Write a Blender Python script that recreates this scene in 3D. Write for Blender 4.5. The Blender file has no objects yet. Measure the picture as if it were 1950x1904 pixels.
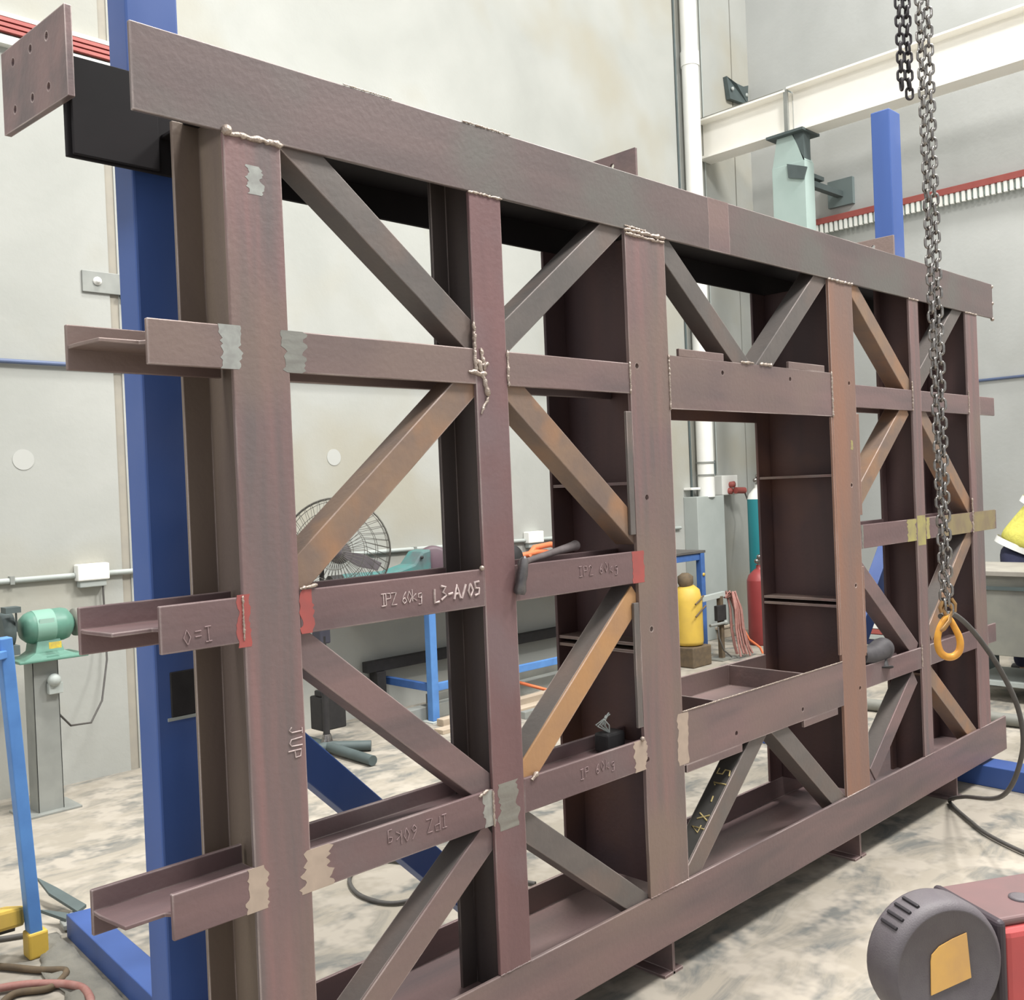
import bpy, bmesh, math, random
from mathutils import Vector, Matrix
random.seed(7)
C = bpy.context.scene.collection
PI = math.pi
V = Vector

# ------------------------------------------------------------ materials
MATS = {}
def mat(name, c1, c2=None, rough=.6, metal=0.0, scale=4.0, stretch=(1, 1, 1), lo=.35, hi=.65, c3=None, s3=1.3,
        bump=0.0, bscale=60, detail=5, spec=.4, lo3=.5, hi3=.68):
    if name in MATS: return MATS[name]
    m = bpy.data.materials.new(name); m.use_nodes = True
    nt = m.node_tree; n = nt.nodes; L = nt.links
    b = n['Principled BSDF']
    b.inputs['Roughness'].default_value = rough; b.inputs['Metallic'].default_value = metal
    b.inputs['Specular IOR Level'].default_value = spec
    b.inputs['Base Color'].default_value = (*c1, 1)
    g = n.new('ShaderNodeNewGeometry')
    def noise(sc, st, det=detail, dist=0.0):
        mp = n.new('ShaderNodeMapping'); mp.inputs['Scale'].default_value = st
        L.new(g.outputs['Position'], mp.inputs['Vector'])
        t = n.new('ShaderNodeTexNoise'); t.inputs['Scale'].default_value = sc; t.inputs['Detail'].default_value = det
        t.inputs['Distortion'].default_value = dist * (3 if name == 'concrete_floor' else 1)
        if name == 'concrete_floor': t.inputs['Roughness'].default_value = .66
        L.new(mp.outputs[0], t.inputs['Vector']); return t.outputs['Fac']
    def ramp(f, a, bb):
        r = n.new('ShaderNodeMapRange'); r.inputs['From Min'].default_value = a; r.inputs['From Max'].default_value = bb
        L.new(f, r.inputs['Value']); return r.outputs[0]
    if c2:
        mx = n.new('ShaderNodeMix'); mx.data_type = 'RGBA'
        mx.inputs['A'].default_value = (*c1, 1); mx.inputs['B'].default_value = (*c2, 1)
        L.new(ramp(noise(scale, stretch, dist=.3), lo, hi), mx.inputs['Factor'])
        out = mx.outputs['Result']
        if c3:
            m3 = n.new('ShaderNodeMix'); m3.data_type = 'RGBA'; m3.inputs['B'].default_value = (*c3, 1)
            L.new(out, m3.inputs['A']); L.new(ramp(noise(s3, (1, 1, 1), 3), lo3, hi3), m3.inputs['Factor'])
            out = m3.outputs['Result']
        if name.startswith('steel_') and name not in ('steel_web',):
            bv = n.new('ShaderNodeBevel'); bv.samples = 4; bv.inputs['Radius'].default_value = .005
            dt = n.new('ShaderNodeVectorMath'); dt.operation = 'DOT_PRODUCT'
            L.new(bv.outputs[0], dt.inputs[0]); L.new(g.outputs['True Normal'], dt.inputs[1])
            em = n.new('ShaderNodeMapRange'); em.inputs['From Min'].default_value = .985; em.inputs['From Max'].default_value = .90
            L.new(dt.outputs['Value'], em.inputs['Value'])
            ml = n.new('ShaderNodeMath'); ml.operation = 'MULTIPLY'
            L.new(em.outputs[0], ml.inputs[0]); L.new(ramp(noise(3.0, (1, 1, 1), 4), .40, .62), ml.inputs[1])
            me_ = n.new('ShaderNodeMix'); me_.data_type = 'RGBA'; me_.inputs['B'].default_value = (.66, .56, .53, 1)
            L.new(out, me_.inputs['A']); L.new(ml.outputs[0], me_.inputs['Factor']); out = me_.outputs['Result']
        L.new(out, b.inputs['Base Color'])
    if bump:
        bp = n.new('ShaderNodeBump'); bp.inputs['Strength'].default_value = bump; bp.inputs['Distance'].default_value = .01
        L.new(noise(bscale, (1, 1, 1), 4), bp.inputs['Height']); L.new(bp.outputs[0], b.inputs['Normal'])
    MATS[name] = m
    return m

VS = (1.6, 1.6, .22); HS = (.22, 1.6, 1.6)
steel_h = mat('steel_mill_h', (.225, .150, .146), (.145, .112, .113), .50, .25, 5, HS, c3=(.215, .158, .140), bump=.12)
steel_v = mat('steel_mill_v', (.245, .150, .146), (.162, .130, .128), .50, .25, 7, (2.4, 2.4, .16), c3=(.225, .165, .138), bump=.12)
steel_top = mat('steel_top', (.170, .128, .124), (.135, .108, .106), .46, .3, 5, HS, c3=(.150, .140, .130), s3=2.2, bump=.10)
steel_rail = mat('steel_rail', (.190, .122, .122), (.140, .095, .097), .55, .2, 6, HS, c3=(.17, .13, .13), s3=3, bump=.12)
steel_red = mat('steel_reddish', (.210, .120, .120), (.170, .100, .102), .5, .2, 6, VS, c3=(.19, .13, .135), s3=3, bump=.12)
steel_or = mat('steel_orange', (.285, .155, .110), (.215, .145, .125), .55, .2, 4, VS, c3=(.20, .14, .12), s3=1.4, bump=.12)
steel_grey = mat('steel_grey', (.165, .145, .135), (.130, .118, .112), .5, .3, 6, c3=(.20, .15, .13), s3=3, bump=.1)
steel_tan = mat('steel_tan', (.270, .180, .125), (.200, .145, .120), .55, .2, 7, c3=(.34, .19, .11), s3=5, bump=.1)
steel_yel = mat('steel_yellow_rust', (.440, .250, .120), (.380, .220, .120), .55, .15, 7, c3=(.46, .25, .11), s3=5, bump=.1)
steel_shade = mat('chord_shade_black', (.018, .0155, .017), (.014, .013, .014), .75, 0, 5, spec=.2)  # near-black: shade inside the top chord is put into the colour
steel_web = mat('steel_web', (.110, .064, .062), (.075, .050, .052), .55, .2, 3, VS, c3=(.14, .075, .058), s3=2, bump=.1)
weld = mat('weld_metal', (.50, .42, .36), (.36, .29, .25), .35, .6, 60, bump=.4, bscale=200)
ground = mat('ground_steel', (.30, .30, .27), (.24, .23, .21), .38, .5, 30, HS, bump=.1)
ground2 = mat('ground_bright', (.42, .43, .40), (.33, .33, .31), .4, .5, 40)
beige = mat('beige_primer', (.42, .33, .265), (.36, .285, .23), .7, 0, 20)
redp = mat('red_marking', (.36, .085, .075), (.28, .08, .075), .6, 0, 14)
yelp = mat('yellow_marking', (.35, .31, .12), (.27, .23, .12), .6, 0, 14)
chalkm = mat('chalk', (.62, .52, .50), (.42, .33, .32), .9, 0, 140)
chalkf = mat('chalk_faint', (.33, .24, .24), (.24, .17, .17), .9, 0, 140)
ychalk = mat('chalk_yellow', (.50, .40, .16), (.35, .28, .14), .9, 0, 140)
blue = mat('blue_paint', (.050, .105, .320), (.042, .088, .27), .45, 0, 3, VS, c3=(.075, .125, .33), s3=2)
blue2 = mat('blue_paint_light', (.10, .25, .56), (.08, .20, .47), .5, 0, 8)
bluefr = mat('blue_bench_paint', (.06, .15, .42), (.05, .12, .32), .5, 0, 8)
wallm = mat('precast_concrete', (.355, .362, .338), (.42, .425, .40), .9, 0, 1.3, c3=(.365, .35, .295), s3=.9, lo=.3, hi=.7, bump=.15, bscale=25, spec=.2)
wallr = mat('precast_concrete_right', (.44, .45, .435), (.50, .51, .495), .9, 0, 1.2, (1, 1.4, 1), c3=(.42, .425, .405), s3=.8, lo=.3, hi=.7, bump=.15, bscale=25, spec=.2)
seamm = mat('joint_sealant', (.34, .315, .265), (.31, .29, .25), .9, 0, 10)
floorm = mat('concrete_floor', (.31, .28, .232), (.145, .148, .140), .7, 0, 2.3, (.8, 1.9, 1), c3=(.37, .335, .285), s3=4.5, lo=.46, hi=.64, bump=.08, bscale=30, detail=15, spec=.25, lo3=.47, hi3=.60)
white = mat('white_paint', (.82, .82, .78), (.76, .76, .72), .5, 0, 3)
cream = mat('cream_beam_paint', (.92, .90, .84), (.90, .87, .80), .45, 0, 3)
grbl = mat('pale_green_paint', (.40, .50, .47), (.36, .46, .43), .55, 0, 3)
dkgrn = mat('dark_slate_paint', (.085, .11, .11), (.07, .09, .09), .6, 0, 6)
redbus = mat('red_busbar', (.36, .095, .08), (.34, .08, .07), .5, 0, 10)
greyp = mat('grey_paint', (.40, .43, .41), (.36, .39, .37), .6, 0, 4)
olive = mat('olive_grey_paint', (.22, .22, .19), (.17, .17, .155), .6, 0, 5)
dark = mat('dark_plastic', (.105, .092, .102), (.120, .108, .115), .55, 0, 20, bump=.15, bscale=300)
blackr = mat('black_rubber', (.022, .021, .022), (.030, .028, .029), .6, 0, 20)
cable_m = mat('cable_grey', (.085, .08, .075), (.07, .065, .06), .6, 0, 20)
machine_red = mat('welder_red', (.52, .085, .085), (.46, .08, .08), .4, 0, 8)
plum = mat('welder_lid', (.17, .10, .10), (.15, .095, .095), .5, 0, 8)
sticker = mat('amber_sticker', (.72, .42, .12), (.62, .36, .13), .45, 0, 14)
hookm = mat('hook_yellow', (.72, .36, .05), (.60, .28, .05), .4, .1, 30)
hookt = mat('hook_bronze', (.42, .25, .10), (.34, .20, .09), .35, .6, 30)
chainm = mat('chain_steel', (.36, .34, .32), (.20, .185, .175), .22, .9, 60)
chaind = mat('chain_dark', (.075, .068, .072), (.05, .045, .05), .4, .6, 60)
green = mat('grinder_green', (.115, .26, .20), (.10, .22, .17), .4, 0, 10)
grey_st = mat('grey_steel', (.30, .31, .29), (.24, .25, .235), .5, .2, 6)
yellow = mat('yellow_plastic', (.62, .42, .07), (.55, .37, .07), .5, 0, 8)
teal = mat('teal_paint', (.055, .20, .19), (.09, .15, .15), .45, 0, 7, c3=(.10, .11, .12), s3=6)
tealc = mat('teal_cylinder_paint', (.02, .22, .25), (.02, .20, .23), .4, 0, 4)
redc = mat('red_cylinder_paint', (.30, .05, .05), (.26, .045, .045), .4, 0, 4)
maroon = mat('maroon_paint', (.13, .085, .105), (.11, .075, .09), .5, 0, 8)
orange = mat('orange_hose', (.75, .20, .08), (.66, .17, .07), .5, 0, 9)
pinkh = mat('pink_hose', (.30, .13, .11), (.36, .19, .165), .6, 0, 30)
wood = mat('timber', (.46, .38, .29), (.36, .29, .22), .8, 0, 9, HS)
paper = mat('paper', (.85, .85, .82), (.82, .82, .8), .8, 0, 4)
clothm = mat('grey_cloth', (.21, .20, .17), (.16, .155, .135), .95, 0, 9, bump=.5, bscale=40)
navy = mat('navy_fabric', (.025, .028, .062), (.032, .034, .07), .9, 0, 20, bump=.3, bscale=200)
hivis = mat('hivis_fabric', (.70, .66, .14), (.58, .54, .12), .8, 0, 20, bump=.3, bscale=60)
refl = mat('reflective_tape', (.88, .88, .86), (.84, .84, .82), .4, 0, 20)
skin = mat('skin', (.50, .30, .22), (.46, .27, .20), .55, 0, 20)
hairm = mat('hair', (.06, .04, .03), (.05, .035, .03), .7, 0, 40)
brownd = mat('dark_brown_dirty', (.14, .10, .06), (.10, .075, .05), .8, 0, 20)

# ------------------------------------------------------------ mesh builder
class MB:
    def __init__(s): s.v = []; s.f = []; s.sm = []
    def add(s, vs, fs, smooth=False):
        o = len(s.v); s.v += [tuple(v) for v in vs]
        for f in fs: s.f.append([i + o for i in f]); s.sm.append(smooth)
        return s
    def box(s, x0, x1, y0, y1, z0, z1, M=None):
        vs = [V((x, y, z)) for x in (x0, x1) for y in (y0, y1) for z in (z0, z1)]
        if M: vs = [M @ v for v in vs]
        return s.add(vs, [(0, 1, 3, 2), (4, 6, 7, 5), (0, 4, 5, 1), (2, 3, 7, 6), (0, 2, 6, 4), (1, 5, 7, 3)])
    def prism(s, pts, a, b):          # pts: 3D polygon, extruded from pts+a to pts+b
        n = len(pts); a = V(a); b = V(b)
        return s.add([V(p) + a for p in pts] + [V(p) + b for p in pts],
                     [list(range(n - 1, -1, -1)), list(range(n, 2 * n))] + [(i, (i + 1) % n, n + (i + 1) % n, n + i) for i in range(n)])
    def bar(s, p, q, w, h, up=(0, 0, 1)):
        p = V(p); q = V(q); d = (q - p).normalized(); up = V(up)
        sd = d.cross(up).normalized(); u = sd.cross(d)
        vs = [e + sd * a * w / 2 + u * c * h / 2 for e in (p, q) for a, c in ((-1, -1), (1, -1), (1, 1), (-1, 1))]
        return s.add(vs, [(0, 3, 2, 1), (4, 5, 6, 7), (0, 1, 5, 4), (1, 2, 6, 5), (2, 3, 7, 6), (3, 0, 4, 7)])
    def tube(s, pts, r, n=10, closed=False):
        pts = [V(p) for p in pts]; k = len(pts)
        rs = r if isinstance(r, (list, tuple)) else [r] * k
        vs = []; pn = None
        for i, p in enumerate(pts):
            a = pts[(i - 1) % k] if (closed or i > 0) else p; b = pts[(i + 1) % k] if (closed or i < k - 1) else p
            t = (b - a).normalized()
            if pn is None:
                pn = t.cross(V((0, 0, 1)) if abs(t.z) < .9 else V((1, 0, 0))).normalized()
            pn = (pn - t * pn.dot(t)).normalized(); bn = t.cross(pn)
            vs += [p + (pn * math.cos(2 * PI * j / n) + bn * math.sin(2 * PI * j / n)) * rs[i] for j in range(n)]
        fs = []
        for i in range(k if closed else k - 1):
            o = i * n; o2 = ((i + 1) % k) * n
            fs += [(o + j, o + (j + 1) % n, o2 + (j + 1) % n, o2 + j) for j in range(n)]
        s.add(vs, fs, True)
        if not closed:
            s.add(vs[:n], [list(range(n - 1, -1, -1))]); s.add(vs[-n:], [list(range(n))])
        return s
    def cyl(s, p, q, r, n=24, r2=None): return s.tube([p, q], [r, r if r2 is None else r2], n)
    def lathe(s, prof, c, axis=(0, 0, 1), n=28):
        ax = V(axis).normalized(); a = ax.cross(V((0, 0, 1)) if abs(ax.z) < .9 else V((1, 0, 0))).normalized(); b = ax.cross(a); c = V(c)
        vs = [c + ax * h + (a * math.cos(2 * PI * j / n) + b * math.sin(2 * PI * j / n)) * r for r, h in prof for j in range(n)]
        fs = [(i * n + j, i * n + (j + 1) % n, (i + 1) * n + (j + 1) % n, (i + 1) * n + j) for i in range(len(prof) - 1) for j in range(n)]
        s.add(vs, fs, True)
        if prof[0][0] > 1e-4: s.add(vs[:n], [list(range(n - 1, -1, -1))])
        if prof[-1][0] > 1e-4: s.add(vs[-n:], [list(range(n))])
        return s
    def ball(s, c, r, n=12, sc=(1, 1, 1)):
        c = V(c)
        vs = [c + V((math.sin(PI * i / n) * math.cos(PI * j / n) * r * sc[0], math.sin(PI * i / n) * math.sin(PI * j / n) * r * sc[1], math.cos(PI * i / n) * r * sc[2])) for i in range(n + 1) for j in range(2 * n)]
        m = 2 * n
        return s.add(vs, [(i * m + j, (i + 1) * m + j, (i + 1) * m + (j + 1) % m, i * m + (j + 1) % m) for i in range(n) for j in range(m)], True)
    def build(s, name, m, parent=None, bevel=0.0, seg=2):
        me = bpy.data.meshes.new(name)
        off = parent.matrix_world.translation.copy() if parent else V((0, 0, 0))
        base = parent
        off = ROOT.get(parent.name, V((0, 0, 0))) if parent else V((0, 0, 0))
        me.from_pydata([tuple(V(v) - off) for v in s.v], [], s.f)
        me.polygons.foreach_set('use_smooth', s.sm)
        bm = bmesh.new(); bm.from_mesh(me); bmesh.ops.recalc_face_normals(bm, faces=bm.faces); bm.to_mesh(me); bm.free()
        me.materials.append(m)
        o = bpy.data.objects.new(name, me); C.objects.link(o)
        if parent: o.parent = parent; ROOT[o.name] = off
        else: ROOT[o.name] = V((0, 0, 0))
        if bevel:
            b = o.modifiers.new('bevel', 'BEVEL'); b.width = bevel; b.segments = seg; b.limit_method = 'ANGLE'; b.angle_limit = math.radians(40)
        return o
ROOT = {}
def thing(name, label, cat, loc=(0, 0, 0), group=None):
    o = bpy.data.objects.new(name, None); C.objects.link(o); o.location = loc; o.empty_display_size = .1
    ROOT[o.name] = V(loc); o['label'] = label; o['category'] = cat
    if group: o['group'] = group
    return o
def tag(o, label, cat, group=None):
    o['label'] = label; o['category'] = cat
    if group: o['group'] = group
    return o
def struct(name, mb, m, **k):
    o = mb.build(name, m, **k); o['kind'] = 'structure'; return o

def holed(outer, holes, thick, fr):
    """flat plate with round holes; outer and holes in 2D, fr maps (u, v, w) to world; returns an MB"""
    cu = bpy.data.curves.new('tmp', 'CURVE'); cu.dimensions = '2D'; cu.fill_mode = 'BOTH'; cu.extrude = thick / 2
    polys = [outer] + [[(hx + hr * math.cos(2 * PI * j / 14), hy + hr * math.sin(2 * PI * j / 14)) for j in range(14)] for hx, hy, hr in holes]
    for pl in polys:
        sp = cu.splines.new('POLY'); sp.points.add(len(pl) - 1)
        for i, (a, b) in enumerate(pl): sp.points[i].co = (a, b, 0, 1)
        sp.use_cyclic_u = True
    ob = bpy.data.objects.new('tmp', cu); C.objects.link(ob)
    dg = bpy.context.evaluated_depsgraph_get(); me = bpy.data.meshes.new_from_object(ob.evaluated_get(dg))
    mb = MB(); mb.add([V(fr(*v.co)) for v in me.vertices], [list(p.vertices) for p in me.polygons])
    bpy.data.objects.remove(ob); bpy.data.curves.remove(cu); bpy.data.meshes.remove(me)
    return mb

# ------------------------------------------------------------ setting
struct('floor', MB().box(-4, 10.3, -9, 4.3, -.15, 0), floorm)
wb = MB()
for a, b in ((-4, 2.60), (2.655, 9.70), (9.72, 10.3)): wb.box(a, b, 4.1, 4.3, 0, 8.6)
struct('wall_back', wb, wallm)
struct('trim_1', MB().box(2.60, 2.655, 4.108, 4.13, 0, 8.6).box(9.70, 9.72, 4.112, 4.13, 0, 8.6), seamm)
struct('wall_right', MB().box(10.05, 10.25, -9, 4.1, 0, 8.6), wallr)

# round tie-hole plugs in the concrete
for i, (x, z) in enumerate(((4.2, 1.93), (2.05, 1.93))):
    tag(MB().prism([(x + .06 * math.cos(2 * PI * j / 28), 4.1, z + .06 * math.sin(2 * PI * j / 28)) for j in range(28)], (0, -.003, 0), (0, .0, 0)).build('wall_plug', mat('plug', (.44, .445, .42))), ['pale round patched plug in the concrete wall above the fan', 'pale round patched plug in the concrete wall above the bench grinder'][i], 'plug')

# ------------------------------------------------------------ the welded steel frame
T1, T0, B1_, B0_, C1_, C0_, D1_, D0_, E1_, E0_ = 2.643, 2.458, 2.029, 1.932, 1.427, 1.325, .823, .725, .307, .127
DEP = .372
frame = thing('steel_truss', 'huge welded rusty-brown steel lattice frame standing upright across the workshop', 'steel frame', (3.3, .18, 0))
def hbeam(x0, x1, z0, z1, dep, m, name, tf=.012, tw=.009, xr0=None, xr1=None, xw0=None, xw1=None, cut=0, holes=None, webm=None, outer=None):
    """I-section lying flat: two upright flanges (front y=0, rear y=dep) and a level web"""
    zm = (z0 + z1) / 2
    xr0 = x0 if xr0 is None else xr0; xr1 = x1 if xr1 is None else xr1
    xw0 = xr0 if xw0 is None else xw0; xw1 = xr1 if xw1 is None else xw1
    mb = MB()
    if holes or outer:
        mb = holed(outer or [(x0, z0), (x1, z0), (x1, z1), (x0, z1)], holes or [], tf, lambda u, v, w: (u, tf / 2 + w, v))
    else: mb.box(x0, x1, 0, tf, z0, z1)
    o = mb.build(name, m, frame, .0025)
    w = MB().box(xr0, xr1, dep - tf, dep, z0, z1)
    y1 = dep - tf; y0 = tf
    w.prism(([(xw0, y1, 0), (xw0, y1 - .03, 0), (xw0 + cut, .030, 0), (x0 - .004, .030, 0), (x0 + .01, y0, 0)] if cut else [(xw0, y1, 0), (xw0, y0, 0)]) + [(xw1, y0, 0), (xw1, y1, 0)], (0, 0, zm - tw / 2), (0, 0, zm + tw / 2))
    o2 = w.build('web_and_rear_flange', webm or m, o, .002)
    return o
def vpost(x0, x1, z0, z1, dep, m, name='post', tf=.012, tw=.009, holes=None, ext=(0, 0), rm=None):
    if holes: mb = holed([(x0, z0), (x1, z0), (x1, z1), (x0, z1)], holes, tf, lambda u, v, w: (u, tf / 2 + w, v))
    else: mb = MB().box(x0, x1, 0, tf, z0, z1)
    o = mb.build(name, m, frame, .0025)
    xm = (x0 + x1) / 2
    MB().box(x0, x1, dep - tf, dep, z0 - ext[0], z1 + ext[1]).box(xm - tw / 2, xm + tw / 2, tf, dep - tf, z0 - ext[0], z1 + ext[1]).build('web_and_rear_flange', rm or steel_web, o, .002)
    return o
top = hbeam(.918, 5.678, T0, T1, DEP, steel_top, 'top_chord', xr0=.9205, xr1=5.678, xw0=1.15, webm=steel_shade)
MB().box(.931, 1.14, .345, .356, 2.462, 2.690).build('end_stub_plate', steel_shade, top, .002)  # plate coloured near-black for the shade at the chord end
bot = hbeam(.918, 5.656, E0_, E1_, DEP, steel_h, 'bottom_chord', webm=steel_h)
PX = dict(A=(1.121, 1.266), B=(1.852, 1.972), C=(2.523, 2.731), D=(3.852, 4.057), E=(4.622, 4.7205), F=(5.295, 5.445))
ex = ((T1 + T0) / 2 - T0)
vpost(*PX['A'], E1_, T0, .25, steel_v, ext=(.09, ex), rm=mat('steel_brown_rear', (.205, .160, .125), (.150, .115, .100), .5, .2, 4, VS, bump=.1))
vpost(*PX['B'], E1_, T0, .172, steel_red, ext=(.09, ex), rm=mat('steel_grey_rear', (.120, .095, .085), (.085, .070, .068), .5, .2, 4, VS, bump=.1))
vpost(*PX['C'], E1_, T0, DEP, steel_v, holes=[(2.56, 2.022, .009), (2.585, 1.597, .009), (2.582, 1.169, .009), (2.535, .754, .009)])
vpost(*PX['D'], E1_, T0, DEP, steel_or, holes=[(4.002, 2.032, .009), (3.991, 1.6, .009), (3.995, 1.174, .009), (3.999, .737, .009)])
vpost(*PX['E'], E1_, T0, .172, steel_v, ext=(.09, ex))
vpost(*PX['F'], E1_, T0, .25, steel_v, ext=(.09, ex))
def rail(x0, x1, z0, z1, m, stub=None):
    if stub == 'L': return hbeam(x0, x1, z0, z1, .173, m, 'rail', xr0=.824, xr1=1.18, xw0=.826, cut=.012, webm=m)
    if stub == 'R': return hbeam(x0, x1, z0, z1, .173, m, 'rail', xr0=5.39, xr1=x1, webm=m)
    h = .06
    return hbeam(x0, x1, z0, z1, .173, m, 'rail', xr0=x0 - (.068 if x0 < 1.5 else (.095 if x0 > 3.9 and x0 < 4.1 else .044)), xr1=x1 + (.098 if abs(x1 - 2.523) < .01 else .042), webm=m)
rails = {}
for k, (z0, z1, m) in dict(b=(B0_, B1_, steel_h), c=(C0_, C1_, steel_rail), d=(D0_, D1_, steel_rail)).items():
    rails[k + 'S'] = rail(.927, 1.121, z0, z1, m, 'L')
    rails[k + 'A'] = rail(1.266, 1.852, z0, z1, m)
    rails[k + 'B'] = rail(1.972, 2.523, z0, z1, m)
    rails[k + 'D'] = rail(4.057, 4.622, z0, z1, m)
    rails[k + 'E'] = rail(4.7205, 5.295, z0, z1, m)
    rails[k + 'R'] = rail(5.445, {'b': 5.65, 'c': 5.62, 'd': 5.56}[k], z0, z1, m, 'R')
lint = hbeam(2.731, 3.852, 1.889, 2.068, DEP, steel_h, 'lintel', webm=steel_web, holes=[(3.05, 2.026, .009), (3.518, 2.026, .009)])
sill = hbeam(2.731, 3.852, .690, .870, DEP, steel_h, 'sill', webm=steel_h, holes=[(3.05, .735, .009), (3.518, .735, .009)])
for x0, x1 in ((2.792, 3.061), (3.512, 3.794)):
    MB().box(x0, x1, .0, .012, 2.068, 2.095).build('tab_plate', steel_h, lint, .002)
for x0, x1 in ((2.745, 3.085), (3.525, 3.80)):
    MB().box(x0, x1, .0, .012, .662, .690).build('tab_plate', steel_h, sill, .002)
MB().box(3.556, 3.565, .012, .36, .785, .868).build('stiffener', steel_h, sill)
MB().box(2.95, 2.958, .012, .36, .785, .868).build('stiffener', steel_h, sill)
# stiffener plates across the deep posts
for px in ('C', 'D'):
    x0, x1 = PX[px]; xm = (x0 + x1) / 2
    for z in (1.645, 1.125, 1.10):
        MB().box(x0 + .004, xm - .0045, .012, .36, z - .005, z + .005).build('stiffener', steel_v, frame)
        MB().box(xm + .0045, x1 - .004, .012, .36, z - .005, z + .005).build('stiffener', steel_v, frame)
# packer strips on the post edges
for x0, x1, z0, z1 in ((2.497, 2.523, 1.48, 1.875), (2.497, 2.523, .862, 1.262), (4.057, 4.082, 1.47, 1.905), (4.057, 4.078, .865, 1.25), (3.838, 3.852, .90, 1.885)):
    MB().box(x0, x1, .001, .011, z0, z1).build('packer_strip', steel_grey if x0 < 3 else steel_or, frame, .0015)
# diagonals: angle section, (centre line start, end, material)
diag = [((1.348, 2.445), (1.837, 2.071), steel_grey), ((2.461, 2.445), (1.990, 2.077), steel_grey),
        ((1.809, 1.910), (1.290, 1.473), steel_tan), ((2.017, 1.912), (2.501, 1.518), steel_tan),
        ((1.282, 1.286), (1.806, .853), steel_h), ((2.430, 1.203), (2.020, .850), steel_yel),
        ((1.800, .662), (1.430, .385), steel_grey), ((1.984, .683), (2.463, .317), steel_grey),
        ((2.823, 2.371), (3.192, 2.076), steel_grey), ((3.788, 2.437), (3.355, 2.073), steel_grey),
        ((4.108, 2.435), (4.575, 2.070), steel_tan), ((5.209, 2.452), (4.744, 2.084), steel_grey),
        ((4.531, 1.904), (4.060, 1.528), steel_tan), ((4.773, 1.902), (5.265, 1.479), steel_tan),
        ((4.074, 1.225), (4.542, .853), steel_h), ((5.246, 1.276), (4.800, .905), steel_tan),
        ((4.520, .652), (4.165, .378), steel_h), ((4.728, .681), (5.223, .300), steel_tan),
        ((3.367, .681), (3.796, .312), steel_grey), ((3.205, .680), (2.790, .330), steel_grey)]
dobs = []
for i, (a, b, m) in enumerate(diag):
    a = V((a[0], 0, a[1])); b = V((b[0], 0, b[1])); d = (b - a).normalized()
    e1, e2 = (.065, .065)
    if i == 8: e1 = .12
    if i == 5: e1 = .13
    a2 = a - d * e1; b2 = b + d * e2
    n = V((-d.z, 0, d.x))
    if n.x > 0: n = -n                       # n points to the left edge
    W = .078; y0 = .0125; t = .008; Dp = .078
    mb = MB()
    prof = [(.5 * W, 0), (.5 * W, Dp), (.5 * W - t, Dp), (.5 * W - t, t), (-.5 * W, t), (-.5 * W, 0)]
    mb.prism([a2 + n * u + V((0, y0 + v, 0)) for u, v in prof], (0, 0, 0), b2 - a2)
    ob = mb.build('diagonal_brace', steel_h if i == 6 else m, frame, .0025); dobs.append(ob)
    if i in (5, 6, 15, 16, 19):      # thin mill-scaled side leg, greyer than the rusty face
        q = [(.5 * W + .0006, .006), (.5 * W + .0006, Dp), (.5 * W - .001, Dp), (.5 * W - .001, .006)]
        MB().prism([a2 + n * u + V((0, y0 + v, 0)) for u, v in q], (0, 0, 0), b2 - a2).build('side_leg', mat('steel_dark_scale', (.085, .082, .075), (.060, .058, .056), .5, .3, 6) if i == 19 else steel_grey, ob)
if True:   # the yellow-rust brace has a plain grey side leg
    pass
# mounting plates on the rear of the top chord
for i, (x, zt) in enumerate(((.912, 2.783), (2.985, 2.895), (5.155, 2.895))):
    zb = zt - .208
    hs = [(y, z, .0105) for y in (.41, .515, .635) for z in (zt - .042, zt - .160)]
    holed([(.297, zb), (.717, zb), (.717, zt), (.297, zt)], hs, .016 if i == 0 else .011, lambda u, v, w, x=x: (x + w, u, v + (u - .297) * (.06 if x < 1 else 0))).build('mounting_plate', steel_h, frame, .0015)
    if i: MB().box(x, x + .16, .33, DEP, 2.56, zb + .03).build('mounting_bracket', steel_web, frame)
# feet under the bottom chord
for x in (1.62, 2.67, 4.01, 5.05):
    MB().box(x - .006, x + .006, .03, .34, 0, .212).box(x - .05, x + .05, .03, .34, 0, .010).build('foot_plate', steel_h, frame, .001)
# weld beads
def bead(p, q, r, par=frame, m=weld, n=None, jit=1.0):
    p = V(p); q = V(q); L = (q - p).length; n = n or max(4, int(L / (r * 1.1)))
    pts = []; rs = []
    for i in range(n + 1):
        pts.append(p.lerp(q, i / n) + V((random.uniform(-.3, .3), random.uniform(-.2, .1), random.uniform(-.3, .3))) * r * jit)
        rs.append(r * random.uniform(.55, 1.25))
    rs[0] *= .5; rs[-1] *= .5
    mb = MB().tube(pts, rs, 7)
    return mb.build('weld_bead', m, par)
for k in ('A', 'B', 'C', 'D', 'E', 'F'):
    x0, x1 = PX[k]; r = {'A': .0075, 'C': .0075, 'D': .006}.get(k, .004)
    bead((x0 - .004, -.001, T0 - .002), (x1 + .006, -.001, T0 - .002), r)
    if k == 'C': bead((x0, -.001, T0 - .014), (x1, -.001, T0 - .016), .006); bead((x0, -.001, T0 + .01), (x0 + .11, -.001, T0 + .008), .004)
    bead((x0, .001, E1_), (x1, .001, E1_), .003, m=steel_h)
MB().ball((1.128, -.004, T0 + .002), .012).build('weld_spatter', weld, frame)
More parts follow.
